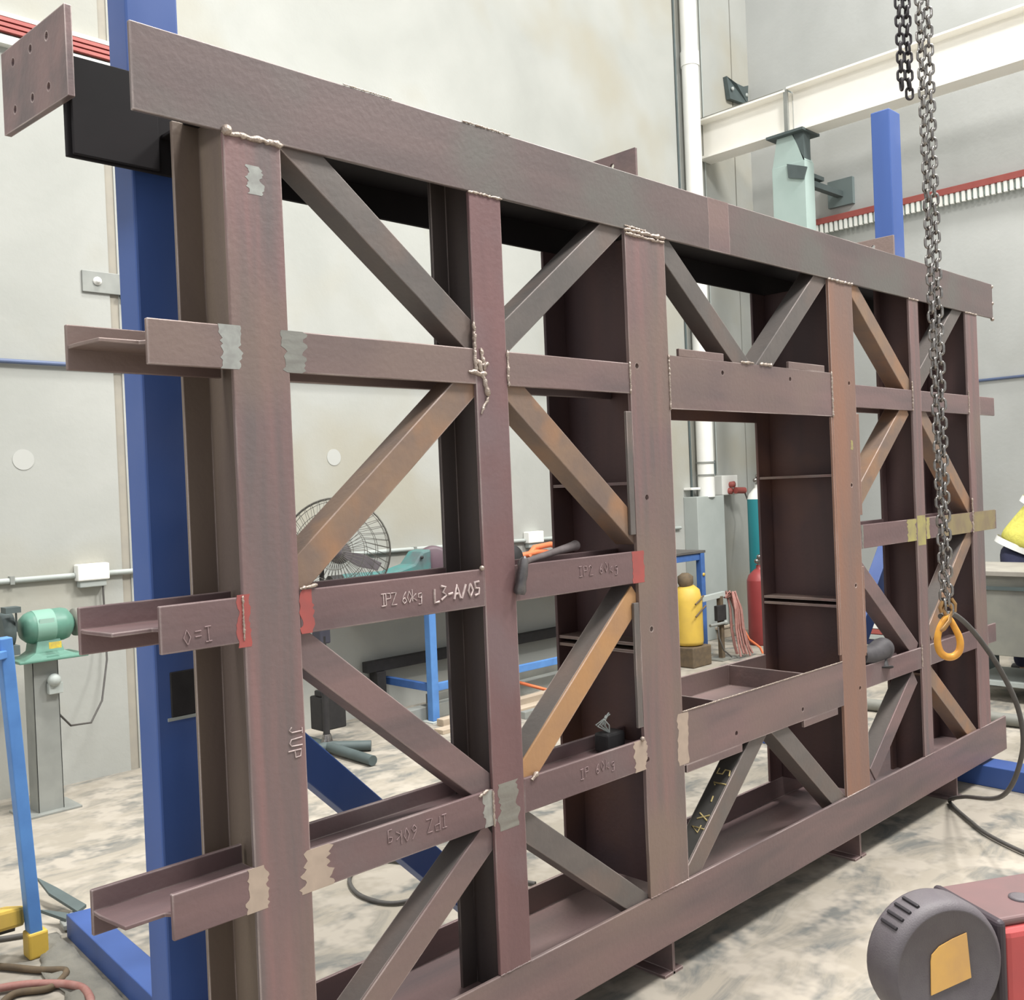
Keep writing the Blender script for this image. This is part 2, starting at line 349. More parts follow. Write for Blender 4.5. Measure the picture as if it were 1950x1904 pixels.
for xx, z0, z1, r in ((2.731, 1.885, 2.07, .004), (3.848, 1.885, 2.075, .005), (2.521, 1.93, 2.035, .004), (1.974, 1.93, 2.034, .005), (1.850, 1.96, 2.10, .0065),
                      (4.622, 1.93, 2.07, .004), (5.295, 1.93, 2.05, .004), (5.293, 1.32, 1.50, .005), (1.119, 1.33, 1.43, .003), (1.850, .72, .82, .004), (4.622, .73, .84, .004)):
    bead((xx, -.001, z0), (xx, -.001, z1), r, m=weld)
for a, b, r in (((1.86, -.001, 2.0), (1.895, -.001, 1.90), .008), ((1.895, -.001, 1.90), (1.862, -.001, 1.85), .007), ((1.825, -.001, 1.965), (1.888, -.001, 1.958), .007), ((1.87, -.001, 2.03), (1.885, -.001, 1.97), .006),
                ((1.872, -.001, 1.985), (1.900, -.001, 1.99), .006), ((2.03, -.001, .828), (2.0, -.001, .815), .008), ((1.835, -.001, .825), (1.80, -.001, .815), .005),
                ((1.266, -.001, 1.43), (1.315, -.001, 1.435), .005), ((3.17, .0, 2.072), (3.255, .0, 2.072), .006), ((3.30, .0, 2.072), (3.385, .0, 2.072), .006),
                ((2.731, 0, .872), (3.852, 0, .872), .0025), ((1.45, 0, 2.645), (1.60, 0, 2.645), .002), ((1.84, 0, 2.645), (2.02, 0, 2.645), .003)):
    bead(a, b, r)
MB().ball((2.51, -.002, .826), .008).ball((1.842, -.002, 1.43), .007).build('weld_spatter', weld, frame)
for z in (2.455, 2.54, 2.63):
    MB().ball((5.678, .004, z), .010).build('weld_spatter', weld, frame)

# ground-back and painted areas, ragged thin coats on the front faces
def patch_old(x0, x1, z0, z1, m, par=frame, y=-.0004, rag=.012, seed=1):
    rr = random.Random(seed); pts = []; n = 9
    for i in range(n): pts.append((x0 + (x1 - x0) * i / n, z0 + rr.uniform(0, rag * .15)))
    for i in range(n): pts.append((x1 - rr.uniform(0, rag), z0 + (z1 - z0) * i / n))
    for i in range(n): pts.append((x1 - (x1 - x0) * i / n, z1 - rr.uniform(0, rag * .15)))
    for i in range(n): pts.append((x0 + rr.uniform(0, rag), z1 - (z1 - z0) * i / n))
    return MB().prism([(x, 0, z) for x, z in pts], (0, y, 0), (0, .001, 0)).build('surface_coat', m, par)
def patch(x0, x1, z0, z1, m, par=frame, y=-.0005, rag=.012, seed=1):
    rr = random.Random(seed); n = 16; mb = MB(); a = b = 0; rag = min(rag, (x1 - x0) * .35); prev = None; vs = []
    for i in range(n + 1):
        a = .55 * a + rr.uniform(-1, 1) * .6; b = .55 * b + rr.uniform(-1, 1) * .6
        z = z0 + (z1 - z0) * i / n
        l = x0 + rag * (.5 + .5 * max(-1, min(1, a))) * (0 if abs(x0 - 1.266) < .001 else 1); r = x1 - rag * (.5 + .5 * max(-1, min(1, b)))
        vs += [(l, y, z), (r, y, z), (l, .001, z), (r, .001, z)]
    fs = []
    for i in range(n):
        o = i * 4; fs += [(o, o + 1, o + 5, o + 4), (o, o + 4, o + 6, o + 2), (o + 1, o + 3, o + 7, o + 5)]
    fs += [(0, 2, 3, 1), (n * 4, n * 4 + 1, n * 4 + 3, n * 4 + 2)]
    return mb.add(vs, fs).build('surface_coat', m, par)
patch(1.085, 1.150, B0_, B1_ + .001, ground2, seed=1, rag=.02); patch(1.235, 1.322, B0_, B1_, ground, seed=2, rag=.035)
patch(1.090, 1.160, D0_, D1_, beige, seed=3, rag=.02); patch(1.225, 1.335, D0_ - .0, D1_, beige, seed=4, rag=.05)
patch(2.458, 2.540, D0_, D1_, beige, seed=5, rag=.02); patch(2.690, 2.770, .695, .868, beige, seed=6, rag=.02)
patch(1.100, 1.140, C0_ - .01, C1_ + .005, redp, seed=7, rag=.012); patch(1.262, 1.310, C0_, C1_, redp, seed=8, rag=.02)
patch(2.492, 2.560, C0_, C1_, redp, seed=9, rag=.01)
patch(4.50, 4.625, C0_, C1_, yelp, seed=10, rag=.03); patch(4.622, 4.7205, 1.30, 1.44, yelp, seed=11, rag=.01); patch(4.72, 4.77, C0_, C1_, yelp, seed=12, rag=.02)
patch(4.90, 5.295, C0_, C1_, mat('yellow_tint', (.27, .22, .115), (.22, .17, .11), .6, .1, 12), seed=13, rag=.05)
patch(5.295, 5.62, C0_, C1_, mat('yellow_tint', (.27, .22, .115)), seed=14, rag=.03)
patch(1.80, 1.86, D0_, D1_, ground2, seed=15, rag=.03); patch(1.86, 1.96, .70, .83, ground, seed=16, rag=.03)
patch(1.165, 1.225, 2.33, 2.395, ground2, seed=17, rag=.02); patch(2.995, 3.13, T0, T1, steel_h, seed=18, rag=.005)
patch(4.06, 4.085, C0_, C1_, ground, seed=20, rag=.012)
patch(3.99, 4.02, 1.75, 1.79, yelp, seed=22, rag=.01)

# chalk writing
GL = {'I': [[(.2, 1), (.8, 1)], [(.5, 1), (.5, 0)], [(.2, 0), (.8, 0)]], 'P': [[(.1, 0), (.1, 1), (.7, .95), (.75, .55), (.1, .5)]], 'Z': [[(.1, 1), (.8, 1), (.1, 0), (.85, 0)]],
      '2': [[(.1, .8), (.4, 1), (.75, .8), (.1, 0), (.85, 0)]], '6': [[(.7, 1), (.3, .6), (.15, .25), (.4, 0), (.75, .2), (.5, .5), (.2, .35)]], '0': [[(.4, 1), (.1, .5), (.4, 0), (.75, .5), (.4, 1)]],
      'k': [[(.1, 1), (.1, 0)], [(.65, .6), (.1, .3), (.7, 0)]], 'g': [[(.7, .6), (.3, .6), (.2, .3), (.6, .2), (.7, .6), (.65, -.3), (.2, -.3)]], 'L': [[(.15, 1), (.1, 0), (.7, .05)]],
      '3': [[(.1, 1), (.7, .9), (.3, .55), (.75, .3), (.1, 0)]], '-': [[(.1, .45), (.7, .5)]], 'A': [[(.0, 0), (.4, 1), (.8, 0)], [(.15, .35), (.7, .4)]], '/': [[(.1, 0), (.7, 1)]],
      '5': [[(.75, 1), (.15, 1), (.2, .55), (.7, .5), (.65, .1), (.1, 0)]], 'T': [[(.05, 1), (.85, 1)], [(.45, 1), (.45, 0)]], '=': [[(.1, .65), (.7, .65)], [(.1, .3), (.7, .3)]],
      '8': [[(.4, .5), (.1, .8), (.4, 1), (.7, .8), (.4, .5), (.1, .2), (.4, 0), (.75, .2), (.4, .5)]], 'x': [[(.1, .8), (.7, 0)], [(.7, .8), (.1, 0)]], '4': [[(.5, 0), (.55, 1), (.05, .35), (.8, .35)]],
      'J': [[(.3, 1), (.8, 1)], [(.6, 1), (.6, .2), (.35, 0), (.1, .2)]], 'U': [[(.1, 1), (.15, .15), (.45, 0), (.75, .15), (.8, 1)]], ' ': [], '1': [[(.2, .8), (.45, 1), (.45, 0)]], 'H': [[(.1, 0), (.1, 1)], [(.7, 0), (.7, 1)], [(.1, .5), (.7, .5)]]}
def chalk(txt, x, z, h, ang=0, m=chalkf, w=.0016, y=-.0009, par=frame, adv=.85):
    k = 0
    for wd in txt.split(' '):
        if wd: chalk1(wd, x + k * adv * h * math.cos(ang), z + k * adv * h * math.sin(ang), h, ang, m, w, y, par, adv)
        k += len(wd) + 1
def chalk1(txt, x, z, h, ang=0, m=chalkf, w=.0016, y=-.0009, par=frame, adv=.85, fr=None):
    mb = MB(); ca, sa = math.cos(ang), math.sin(ang); rr = random.Random(len(txt) * 7 + int(x * 100))
    for i, ch in enumerate(txt):
        dz = rr.uniform(-.08, .08)
        for st in GL[ch]:
            pts = []
            for a, b in st:
                u = (i * adv + a * .75) * h; v = (b + dz) * h
                pts.append(fr(u, v) if fr else (x + u * ca - v * sa, y, z + u * sa + v * ca))
            mb.tube(pts, w, 5)
    return mb.build('chalk_mark', m, par)
chalk('IPZ 60kg', 1.495, 1.362, .030, .02, m=chalkm, w=.0014, adv=.56); chalk('L3-A/05', 1.668, 1.356, .036, .02, m=chalkm, w=.0034, adv=.66)
chalk('IP2 60kg', 2.235, 1.368, .030, .03, w=.0014, adv=.8); chalk('IPZ 60kg', 1.685, .800, .034, PI + .02, w=.0014, adv=.75)
chalk('IP 60kg', 2.205, .765, .030, .03, w=.0014, adv=.8); chalk('JUP', 1.220, 1.118, .034, -PI / 2, m=chalkm, w=.0016, adv=.8)
chalk('I=0', 1.045, 1.375, .032, PI + .05, w=.0014, adv=.8)
a_, b_ = V((diag[19][1][0], 0, diag[19][1][1])), V((diag[19][0][0], 0, diag[19][0][1])); d_ = (b_ - a_).normalized(); n_ = V((-d_.z, 0, d_.x))
for wd, o_ in (('4x', .10), ('-', .225), ('15', .29)):
    chalk1(wd, 0, 0, .052, m=ychalk, w=.0030, adv=.95, par=dobs[19], fr=lambda u, v, o_=o_: a_ + d_ * (o_ + u) + n_ * .0402 + V((0, .022 + v, 0)))

# ------------------------------------------------------------ blue stands behind the frame
def stand(x, ztop, lab, side):
    t = thing('support_stand', lab, 'stand', (x, .46, 0), 'blue steel stands behind the frame')
    MB().box(x, x + .139, .408, .515, .01, ztop).build('column', blue, t, .006)
    return t
st = stand(1.097, 3.70, 'tall blue painted steel stand behind the left end of the frame', 1)
MB().prism([(1.405, 1.947, 0), (1.500, 1.930, 0), (1.375, -.05, 0), (1.262, -.05, 0)], (0, 0, 0), (0, 0, .09)).build('base_leg', blue, st, .004)
MB().box(1.08, 1.32, .38, .55, 0, .012).build('foot_plate', blue, st)
MB().bar((1.236, .46, 1.205), (2.43, .46, .03), .075, .10).build('brace', blue, st, .004)
MB().bar((2.25, .46, .02), (2.55, .46, .02), .10, .04).build('brace_shoe', blackr, st, .004)
MB().box(1.135, 1.239, .405, .518, 1.10, 1.215).build('strap', blackr, st, .003)  # black strap together with the dark shadow around it, built as one band
MB().box(1.125, 1.239, .404, .518, 1.092, 1.100).build('strap_edge', greyp, st)
st = stand(5.40, 3.653, 'tall blue painted steel stand behind the right end of the frame', -1)
MB().prism([(5.44, 1.947, 0), (5.62, 1.947, 0), (5.44, -.9, 0), (5.28, -.9, 0)], (0, 0, 0), (0, 0, .108)).build('base_leg', blue, st, .004)
MB().bar((5.40, .46, 1.33), (4.22, .46, .05), .075, .10).build('brace', blue, st, .004)
# the base passes under the bottom chord: floor plate of the frame rests above it

# ------------------------------------------------------------ wall services
t = thing('busbar_track', 'red conductor track with white hangers along the back wall', 'busbar', (3, 4.05, 4.38), 'crane busbar tracks')
MB().box(-4, 9.98, 4.03, 4.06, 4.375, 4.395).box(-4, 9.98, 4.03, 4.06, 4.405, 4.425).box(-4, 9.98, 4.03, 4.06, 4.435, 4.455).build('conductor', redbus, t)
MB().box(-4, 9.98, 4.04, 4.10, 4.465, 4.49).box(-4, 9.98, 4.045, 4.10, 4.31, 4.36).build('backing', white, t)
t = thing('busbar_track', 'red conductor track with a row of white hangers along the right wall', 'busbar', (10.0, 0, 4.3), 'crane busbar tracks')
MB().box(9.96, 10.0, -6, 4.0, 4.345, 4.41).build('conductor', redbus, t, .004)
MB().box(10.0, 10.05, -6, 4.0, 4.27, 4.34).build('backing', grbl, t)
y = 3.6; k = 0
while y > .4 and k < 60:
    MB().box(9.965, 10.0, y, y + .030, 4.245, 4.345).build('hanger', white, t); y -= .055; k += 1
cd = thing('electrical_conduit', 'grey electrical conduit running low along the back wall', 'conduit', (3, 4.08, 1.2))
mb = MB(); mb.tube([(-4, 4.083, 1.265), (2.3, 4.083, 1.235), (6.3, 4.083, 1.195), (8.4, 4.083, 1.18)], .017, 10)
mb.build('pipe', greyp, cd)
for x in (1.0, 1.95, 2.72, 3.5, 4.9, 5.6): MB().box(x - .012, x + .012, 4.062, 4.1, 1.215 - (x - 2) * .012, 1.262 - (x - 2) * .012).build('clip', grey_st, cd)
def jbox(x, z, lab):
    t = thing('junction_box', lab, 'junction box', (x, 4.06, z))
    MB().box(x - .095, x + .095, 4.03, 4.1, z - .015, z + .085).build('lid', white, t, .008)
    MB().box(x - .08, x + .08, 4.045, 4.1, z - .055, z - .015).build('socket', greyp, t, .006)
    return t
t = jbox(2.40, 1.215, 'white double socket box on the conduit above the bench grinder')
MB().tube([(2.46, 4.06, 1.17), (2.46, 4.05, .95), (2.44, 4.0, .72), (2.36, 3.9, .50), (2.26, 3.82, .40), (2.12, 3.75, .42), (2.05, 3.72, .5)], .006, 8).build('flex_cord', cable_m, t)
jbox(6.22, 1.185, 'white socket box on the conduit seen through the frame')
hp = MB().tube([(-4, 4.08, 2.49), (9.6, 4.08, 2.50), (10.0, 3.9, 2.50), (10.03, 3.0, 2.505), (10.03, -6, 2.53)], .014, 10).build('air_pipe', mat('blue_grey_pipe', (.10, .14, .25), (.10, .13, .22), .5))
tag(hp, 'thin blue-grey air pipe running around both walls', 'pipe')
t = thing('wall_bracket', 'slate grey steel strap bolted to the wall left of the blue column', 'bracket', (2.5, 4.09, 3.02))
MB().box(2.43, 3.02, 4.085, 4.1, 2.945, 3.075).build('strap', grey_st, t, .003)
MB().lathe([(.026, 0), (.026, .008), (.014, .008), (.014, .02), (0, .02)], (2.52, 4.085, 3.015), (0, -1, 0), 12).build('bolt', white, t)
MB().box(2.66, 2.74, 4.06, 4.1, 2.925, 2.948).build('clip', dkgrn, t)
# white downpipe
t = thing('downpipe', 'white vertical plastic downpipe on the back wall near the corner', 'pipe', (8.75, 3.99, 0))
MB().cyl((8.75, 3.99, 1.48), (8.75, 3.99, 8.4), .087, 28).build('pipe', white, t)
MB().cyl((8.75, 3.99, 5.95), (8.75, 3.99, 6.10), .096, 28).build('coupling', white, t)
for z in (1.70, 1.83): MB().cyl((8.75, 3.99, z), (8.75, 3.99, z + .018), .095, 28).build('pipe_clip', grey_st, t)
MB().box(8.83, 8.92, 3.98, 4.1, 1.70, 1.86).build('clip_bracket', dkgrn, t)
MB().box(8.52, 8.70, 4.02, 4.09, 3.63, 3.66).build('strap', white, t)
t = MB().box(8.49, 8.98, 3.93, 4.1, 0, 1.49).build('duct_cover', greyp, bevel=.006); tag(t, 'pale grey rectangular cover boxing in the foot of the white downpipe', 'duct cover')
tag(MB().tube([(8.63, 4.09, 0), (8.63, 4.09, 8.4)], .012, 8).build('drain_pipe', dkgrn), 'thin dark vertical pipe just left of the white downpipe', 'pipe')
tag(MB().box(8.50, 8.66, 4.0, 4.1, 1.56, 1.585).build('shelf_bracket', white, bevel=.004), 'small white ledge on the wall above the grey duct cover', 'bracket')
tag(MB().box(8.90, 9.04, 4.094, 4.1, 1.86, 2.22).build('paper_sheet', paper), 'white paper sheet stuck on the wall beside the downpipe', 'paper')
t = thing('power_outlet', 'grey wall power outlet with two red plugs near the corner', 'outlet', (9.2, 4.05, 1.6))
MB().box(9.06, 9.36, 4.0, 4.1, 1.49, 1.70).build('housing', white, t, .006)
MB().lathe([(.03, 0), (.035, .05), (0, .06)], (9.21, 4.0, 1.60), (0, -1, 0), 14).lathe([(.035, 0), (.035, .03), (0, .04)], (9.19, 4.0, 1.53), (0, -1, 0), 14).build('plug', redbus, t)
MB().cyl((9.22, 3.94, 1.535), (9.36, 3.92, 1.53), .035, 14).build('plug', redbus, t)
MB().tube([(9.36, 3.92, 1.52), (9.40, 3.9, 1.4), (9.32, 3.85, 1.1), (9.25, 3.8, .8), (9.2, 3.75, .4), (9.1, 3.7, .1)], .009, 8).build('lead', cable_m, t)
MB().tube([(9.10, 4.085, 8.4), (9.10, 4.085, 1.72)], .008, 8).build('riser_conduit', greyp, t)

# ------------------------------------------------------------ crane runway
t = thing('crane_beam', 'cream painted steel crane runway beam high in front of the right wall', 'crane beam', (9.1, 0, 5.05))
def crane_seg(y0, y1, zt, zb, nm):
    o = MB().box(9.09, 9.11, y0, y1, zb + .025, zt - .02).build(nm, cream, t)
    MB().box(8.96, 9.24, y0, y1, zt - .02, zt).build('top_flange', cream, o)
    MB().box(8.98, 9.22, y0, y1, zb, zb + .025).build('bottom_flange', cream, o)
crane_seg(-8, 3.02, 5.49, 5.04, 'beam_web'); crane_seg(3.04, 4.09, 5.47, 5.06, 'beam_web')
MB().box(8.97, 9.0, 3.02, 3.06, 5.05, 5.47).build('splice_plate', grey_st, t)
MB().box(9.08, 9.13, 3.06, 4.09, 5.47, 5.50).build('rail_bar', dkgrn, t)
MB().box(8.965, 9.23, 3.06, 4.09, 5.455, 5.482).build('edge_strip', olive, t)
t = thing('crane_column', 'pale green steel crane column with a tapered neck under the cream beam', 'column', (9.08, 3.04, 0))
MB().box(8.98, 9.16, 2.86, 3.22, 0, 4.74).build('shaft', grbl, t, .004)
MB().prism([(8.99, 3.22, 4.74), (8.99, 2.86, 4.74), (8.99, 2.99, 5.02), (8.99, 3.16, 5.02)], (0, 0, 0), (.16, 0, 0)).build('neck', grbl, t, .003)
MB().box(8.92, 9.26, 2.84, 3.24, 5.02, 5.045).build('cap_plate', dkgrn, t)
MB().prism([(9.0, 2.87, 5.02), (9.0, 2.98, 5.02), (9.0, 2.87, 4.72)], (-.01, 0, 0), (.12, 0, 0)).build('gusset', dkgrn, t)
MB().prism([(8.955, 2.83, 4.66), (8.955, 3.04, 4.74), (8.955, 3.03, 4.60), (8.955, 2.87, 4.55)], (0, 0, 0), (.022, 0, 0)).build('cleat', dkgrn, t)
MB().bar((9.16, 3.0, 4.60), (10.0, 3.02, 4.62), .07, .06).build('tie_arm', dkgrn, t)
MB().box(9.16, 9.55, 2.96, 3.05, 4.66, 4.70).build('tie_arm', dkgrn, t)
MB().box(10.0, 10.05, 2.88, 3.16, 4.50, 4.78).build('wall_plate', mat('slate_light', (.16, .20, .20)), t)
t = thing('angle_bracket', 'dark slate angle bracket above the far end of the cream beam', 'bracket', (9.75, 4.05, 5.9))
MB().prism([(9.53, 4.10, 6.08), (9.66, 4.06, 6.02), (9.80, 4.06, 6.02), (9.95, 4.09, 6.08), (9.93, 4.09, 5.86), (9.57, 4.09, 5.84)], (0, -.05, 0), (0, .0, 0)).build('plate', dkgrn, t)
for x in (9.60, 9.88): MB().lathe([(.02, 0), (.02, .015), (0, .015)], (x, 4.03, 5.95), (0, -1, 0), 10).build('bolt', greyp, t)

# ------------------------------------------------------------ bench grinder on pedestal
t = thing('bench_grinder', 'green bench grinder mounted on a grey steel pedestal by the back wall', 'bench grinder', (1.95, 3.68, 0))
MB().box(1.885, 2.02, 3.62, 3.625, 0, .83).box(1.885, 1.892, 3.62, 3.75, 0, .83).box(2.013, 2.02, 3.62, 3.75, 0, .83).box(1.80, 2.10, 3.58, 3.82, 0, .012).build('pedestal', grey_st, t, .002)
MB().prism([(1.82, 3.56, .835), (2.13, 3.56, .835), (2.05, 3.60, .87), (2.035, 3.63, .95), (1.925, 3.63, .95), (1.90, 3.60, .87)], (0, 0, 0), (0, .16, 0)).box(1.80, 2.16, 3.55, 3.83, .826, .84).build('base', green, t, .004)
MB().lathe([(0, -.0), (.055, .0), (.078, .025), (.088, .05), (.09, .21), (.082, .24), (.05, .265), (.03, .27), (.02, .33)], (1.855, 3.68, 1.0), (1, 0, .02), 28).build('motor_body', green, t)
MB().lathe([(.09, .06), (.0915, .07), (.0915, .15), (.09, .16)], (1.855, 3.68, 1.0), (1, 0, .02), 28).build('motor_band', mat('green_light', (.20, .36, .29)), t)
for x, n_ in ((1.775, 'grinding_wheel'), (2.15, 'wire_wheel')):
    MB().lathe([(0, -.018), (.075, -.018), (.078, 0), (.075, .018), (0, .018)], (x, 3.68, 1.005), (1, 0, 0), 26).build(n_, grey_st if x < 2 else olive, t)
MB().lathe([(.085, -.03), (.095, -.03), (.095, .03), (.085, .03)], (1.775, 3.68, 1.005), (1, 0, 0), 26).box(1.74, 1.81, 3.56, 3.66, .88, .93).build('wheel_guard', dkgrn, t)
MB().box(1.735, 1.81, 3.52, 3.60, 1.105, 1.135).bar((1.80, 3.57, 1.12), (1.81, 3.60, 1.0), .01, .012).build('eye_shield', dkgrn, t)
MB().box(1.955, 2.02, 3.557, 3.56, .89, .925).build('warning_label', mat('label_yellow', (.62, .48, .05), (.45, .35, .08), .6, 0, 60), t)
MB().box(1.925, 2.0, 3.592, 3.596, 1.02, 1.05).build('rating_plate', mat('plate_light', (.28, .42, .36)), t)
MB().box(1.955, 2.03, 3.585, 3.62, .64, .70).ball((1.985, 3.59, .715), .035).build('switch_box', greyp, t, .004)

# ------------------------------------------------------------ pedestal fan
fc = V((3.676, 3.358, 1.29)); fn = V((-.66, -.74, .10)).normalized()
t = thing('pedestal_fan', 'large black wire-caged pedestal fan standing by the back wall', 'fan', (3.6, 3.47, 0))
fa = fn.cross(V((0, 0, 1))).normalized(); fb = fa.cross(fn)
def ring(r, off, n=48): return [fc + fn * off + (fa * math.cos(2 * PI * j / n) + fb * math.sin(2 * PI * j / n)) * r for j in range(n)]
mb = MB()
mb.tube(ring(.345, 0), .006, 6, True)
for r, o in ((.33, .05), (.33, -.05), (.26, .075), (.26, -.08), (.19, .085), (.19, -.09), (.12, .09)): mb.tube(ring(r, o), .0022, 4, True)
for k in range(44):
    a = 2 * PI * k / 44; d = fa * math.cos(a) + fb * math.sin(a); d2 = fa * math.cos(a + .25) + fb * math.sin(a + .25)
    mb.tube([fc + fn * .092 + d * .05, fc + fn * .086 + d * .19, fc + fn * .05 + d2 * .33, fc + d2 * .345, fc - fn * .05 + d2 * .33, fc - fn * .09 + d * .19, fc - fn * .095 + d * .06], .0017, 4)
mb.build('cage', mat('fan_wire', (.12, .115, .10), (.10, .095, .085), .4, .6), t)
mb = MB()
for k in range(3):
    a = 2 * PI * k / 3 + 1.40; d = fa * math.cos(a) + fb * math.sin(a); s = fn.cross(d)
    mb.prism([fc + d * .05 - s * .02, fc + d * .16 - s * .05, fc + d * .29 - s * .035, fc + d * .30 + s * .02, fc + d * .17 + s * .035, fc + d * .05 + s * .02], fn * -.004 , fn * .004)
mb.build('fan_blade', dark, t, .002)
MB().lathe([(0, .05), (.04, .045), (.055, .02), (.055, -.02), (.07, -.06), (.075, -.20), (.05, -.25), (0, -.26)], fc, fn, 24).build('motor', dark, t)
MB().cyl((3.60, 3.44, .05), (3.60, 3.44, .75), .022, 16).cyl((3.60, 3.44, .70), (3.63, 3.46, 1.22), .016, 16).build('pole', blackr, t)
MB().box(3.57, 3.65, 3.42, 3.52, .70, .84).build('control_box', mat('fan_box', (.05, .05, .07)), t, .01)
MB().lathe([(.04, 0), (.03, .05), (.025, .06)], (3.60, 3.44, .06), (0, 0, 1), 20).build('collar', chainm, t)
for q in ((3.583, 2.93), (3.80, 3.24), (3.30, 3.42), (3.62, 3.80)):
    MB().cyl((3.59, 3.42, .045), (q[0], q[1], .035), .032, 14).build('base_leg', dkgrn, t)
MB().box(3.61, 3.80, 3.50, 3.64, .12, .34).box(3.62, 3.72, 3.52, 3.60, .34, .38).build('speed_controller', blackr, t, .01)

# ------------------------------------------------------------ blue framed workbench along the wall
t = thing('workbench', 'long blue-legged steel workbench against the back wall', 'workbench', (6.2, 3.8, 0))
MB().box(4.0, 7.98, 3.50, 4.08, .965, .99).build('bench_top', mat('bench_top_steel', (.10, .095, .09), (.14, .13, .12), .6, .2, 5), t, .003)
for x in (4.54, 7.90):
    MB().box(x, x + .062, 3.50, 3.56, 0.008, .965).build('leg', bluefr if x > 5 else blue2, t, .004)
    MB().box(x + .01, x + .05, 3.56, 4.09, .215, .27).build('end_rail', bluefr, t, .003)
    MB().box(x - .03, x + .10, 3.47, 3.59, 0, .008).build('foot', greyp, t)
MB().box(4.60, 7.90, 3.515, 3.55, .215, .27).build('front_rail', blue2, t, .003)
MB().box(4.60, 7.90, 3.515, 3.555, .90, .96).build('apron', bluefr, t, .003)
tag(MB().box(6.9, 8.15, 4.05, 4.09, .22, .93).build('grey_board', mat('grey_board', (.17, .18, .175), (.15, .16, .155), .7)), 'grey sheet board leaning on the wall under the bench end', 'board')
MB().lathe([(.016, 0), (.016, .01), (0, .01)], (7.93, 3.50, .76), (0, -1, 0), 12).build('yellow_dot', yellow, t)
tag(MB().box(4.35, 7.6, 4.00, 4.07, .33, .41).box(4.42, 4.5, 3.98, 4.08, 0, .33).box(7.4, 7.5, 3.98, 4.08, 0, .33).build('steel_channel', blackr, bevel=.004), 'long black steel channel on blocks at the wall under the bench', 'steel channel')
# stock lying under the bench
k = 0
for (x0, y0, x1, y1, z, w, h, m, lab) in ((4.25, 3.62, 7.3, 3.78, 0, .09, .10, grey_st, 'pale grey steel hollow bar lying furthest in under the bench'),
        (4.5, 3.38, 7.2, 3.48, 0, .07, .05, wood, 'timber batten lying just under the front of the bench'),
        (4.35, 3.22, 7.0, 3.30, 0, .09, .03, wood, 'flat timber plank lying nearest in front of the bench'),
        (4.7, 3.74, 7.6, 3.92, 0, .06, .15, olive, 'olive grey steel bar on edge lying under the bench'),
        (5.0, 3.06, 6.9, 3.12, 0, .05, .05, grey_st, 'grey square steel tube lying on the floor before the bench')):
    tag(MB().bar((x0, y0, z + h / 2 + .0), (x1, y1, z + h / 2), w, h).build('stock_bar', m, bevel=.003), lab, 'bar')
# teal cold saw on the bench
t = thing('cold_saw', 'teal and grey metal-cutting saw with a maroon guard on the workbench', 'saw', (4.4, 3.8, .99))
MB().prism([(3.93, 3.8, 1.0), (3.97, 3.8, 1.075), (4.10, 3.8, 1.095), (4.42, 3.8, 1.085), (4.60, 3.8, 1.125), (4.68, 3.8, 1.21), (4.76, 3.8, 1.225), (4.76, 3.8, 1.0)], (0, -.09, 0), (0, .09, 0)).build('saw_arm', teal, t, .015)
MB().lathe([(0, -.05), (.10, -.05), (.125, -.035), (.125, .035), (.10, .05), (0, .05)], (4.82, 3.76, 1.12), (-.5, -.85, 0), 28).build('blade_guard', maroon, t)
MB().cyl((3.90, 3.78, 1.05), (4.0, 3.78, 1.05), .05, 18).build('motor', blackr, t)
MB().box(3.98, 4.95, 3.70, 3.92, .99, 1.01).build('bed', grey_st, t, .003)
MB().lathe([(.012, 0), (.012, .012), (0, .012)], (4.66, 3.705, 1.17), (0, -1, 0), 10).lathe([(.012, 0), (.012, .012), (0, .012)], (4.30, 3.705, 1.06), (0, -1, 0), 10).build('bolt', blackr, t)
MB().box(4.93, 5.02, 3.76, 3.86, .99, 1.06).box(4.86, 4.9, 3.68, 3.75, .99, 1.08).build('vice_jaw', maroon, t, .006)
tag(MB().lathe([(0, -.015), (.10, -.015), (.105, 0), (.10, .015), (0, .015)], (5.60, 3.72, 1.097), (-.3, -.95, .05), 28).build('cutting_disc', blackr), 'black round disc standing on the workbench behind the second post', 'disc')
# orange hose on the bench and strap on the floor
pts = [(5.5 + .15 * k, 3.80 + .03 * math.sin(k * 1.7), 1.005 + .11 * max(0, math.sin(k * .5))) for k in range(8)]
ob = MB().tube(pts, .022, 10).tube([(5.85, 3.78, 1.08), (5.95, 3.8, 1.15), (6.15, 3.8, 1.165), (6.35, 3.8, 1.11), (6.5, 3.8, 1.0)], .024, 10).build('orange_hose', orange); tag(ob, 'bright orange hose heaped on top of the workbench', 'hose')
tag(MB().tube([(5.3, 3.64, .20), (5.52, 3.6, .115), (5.72, 3.5, .035), (5.95, 3.42, .02), (6.2, 3.4, .02)], .013, 8).build('orange_strap', orange), 'orange strap draped from the bench rail to the floor', 'strap')

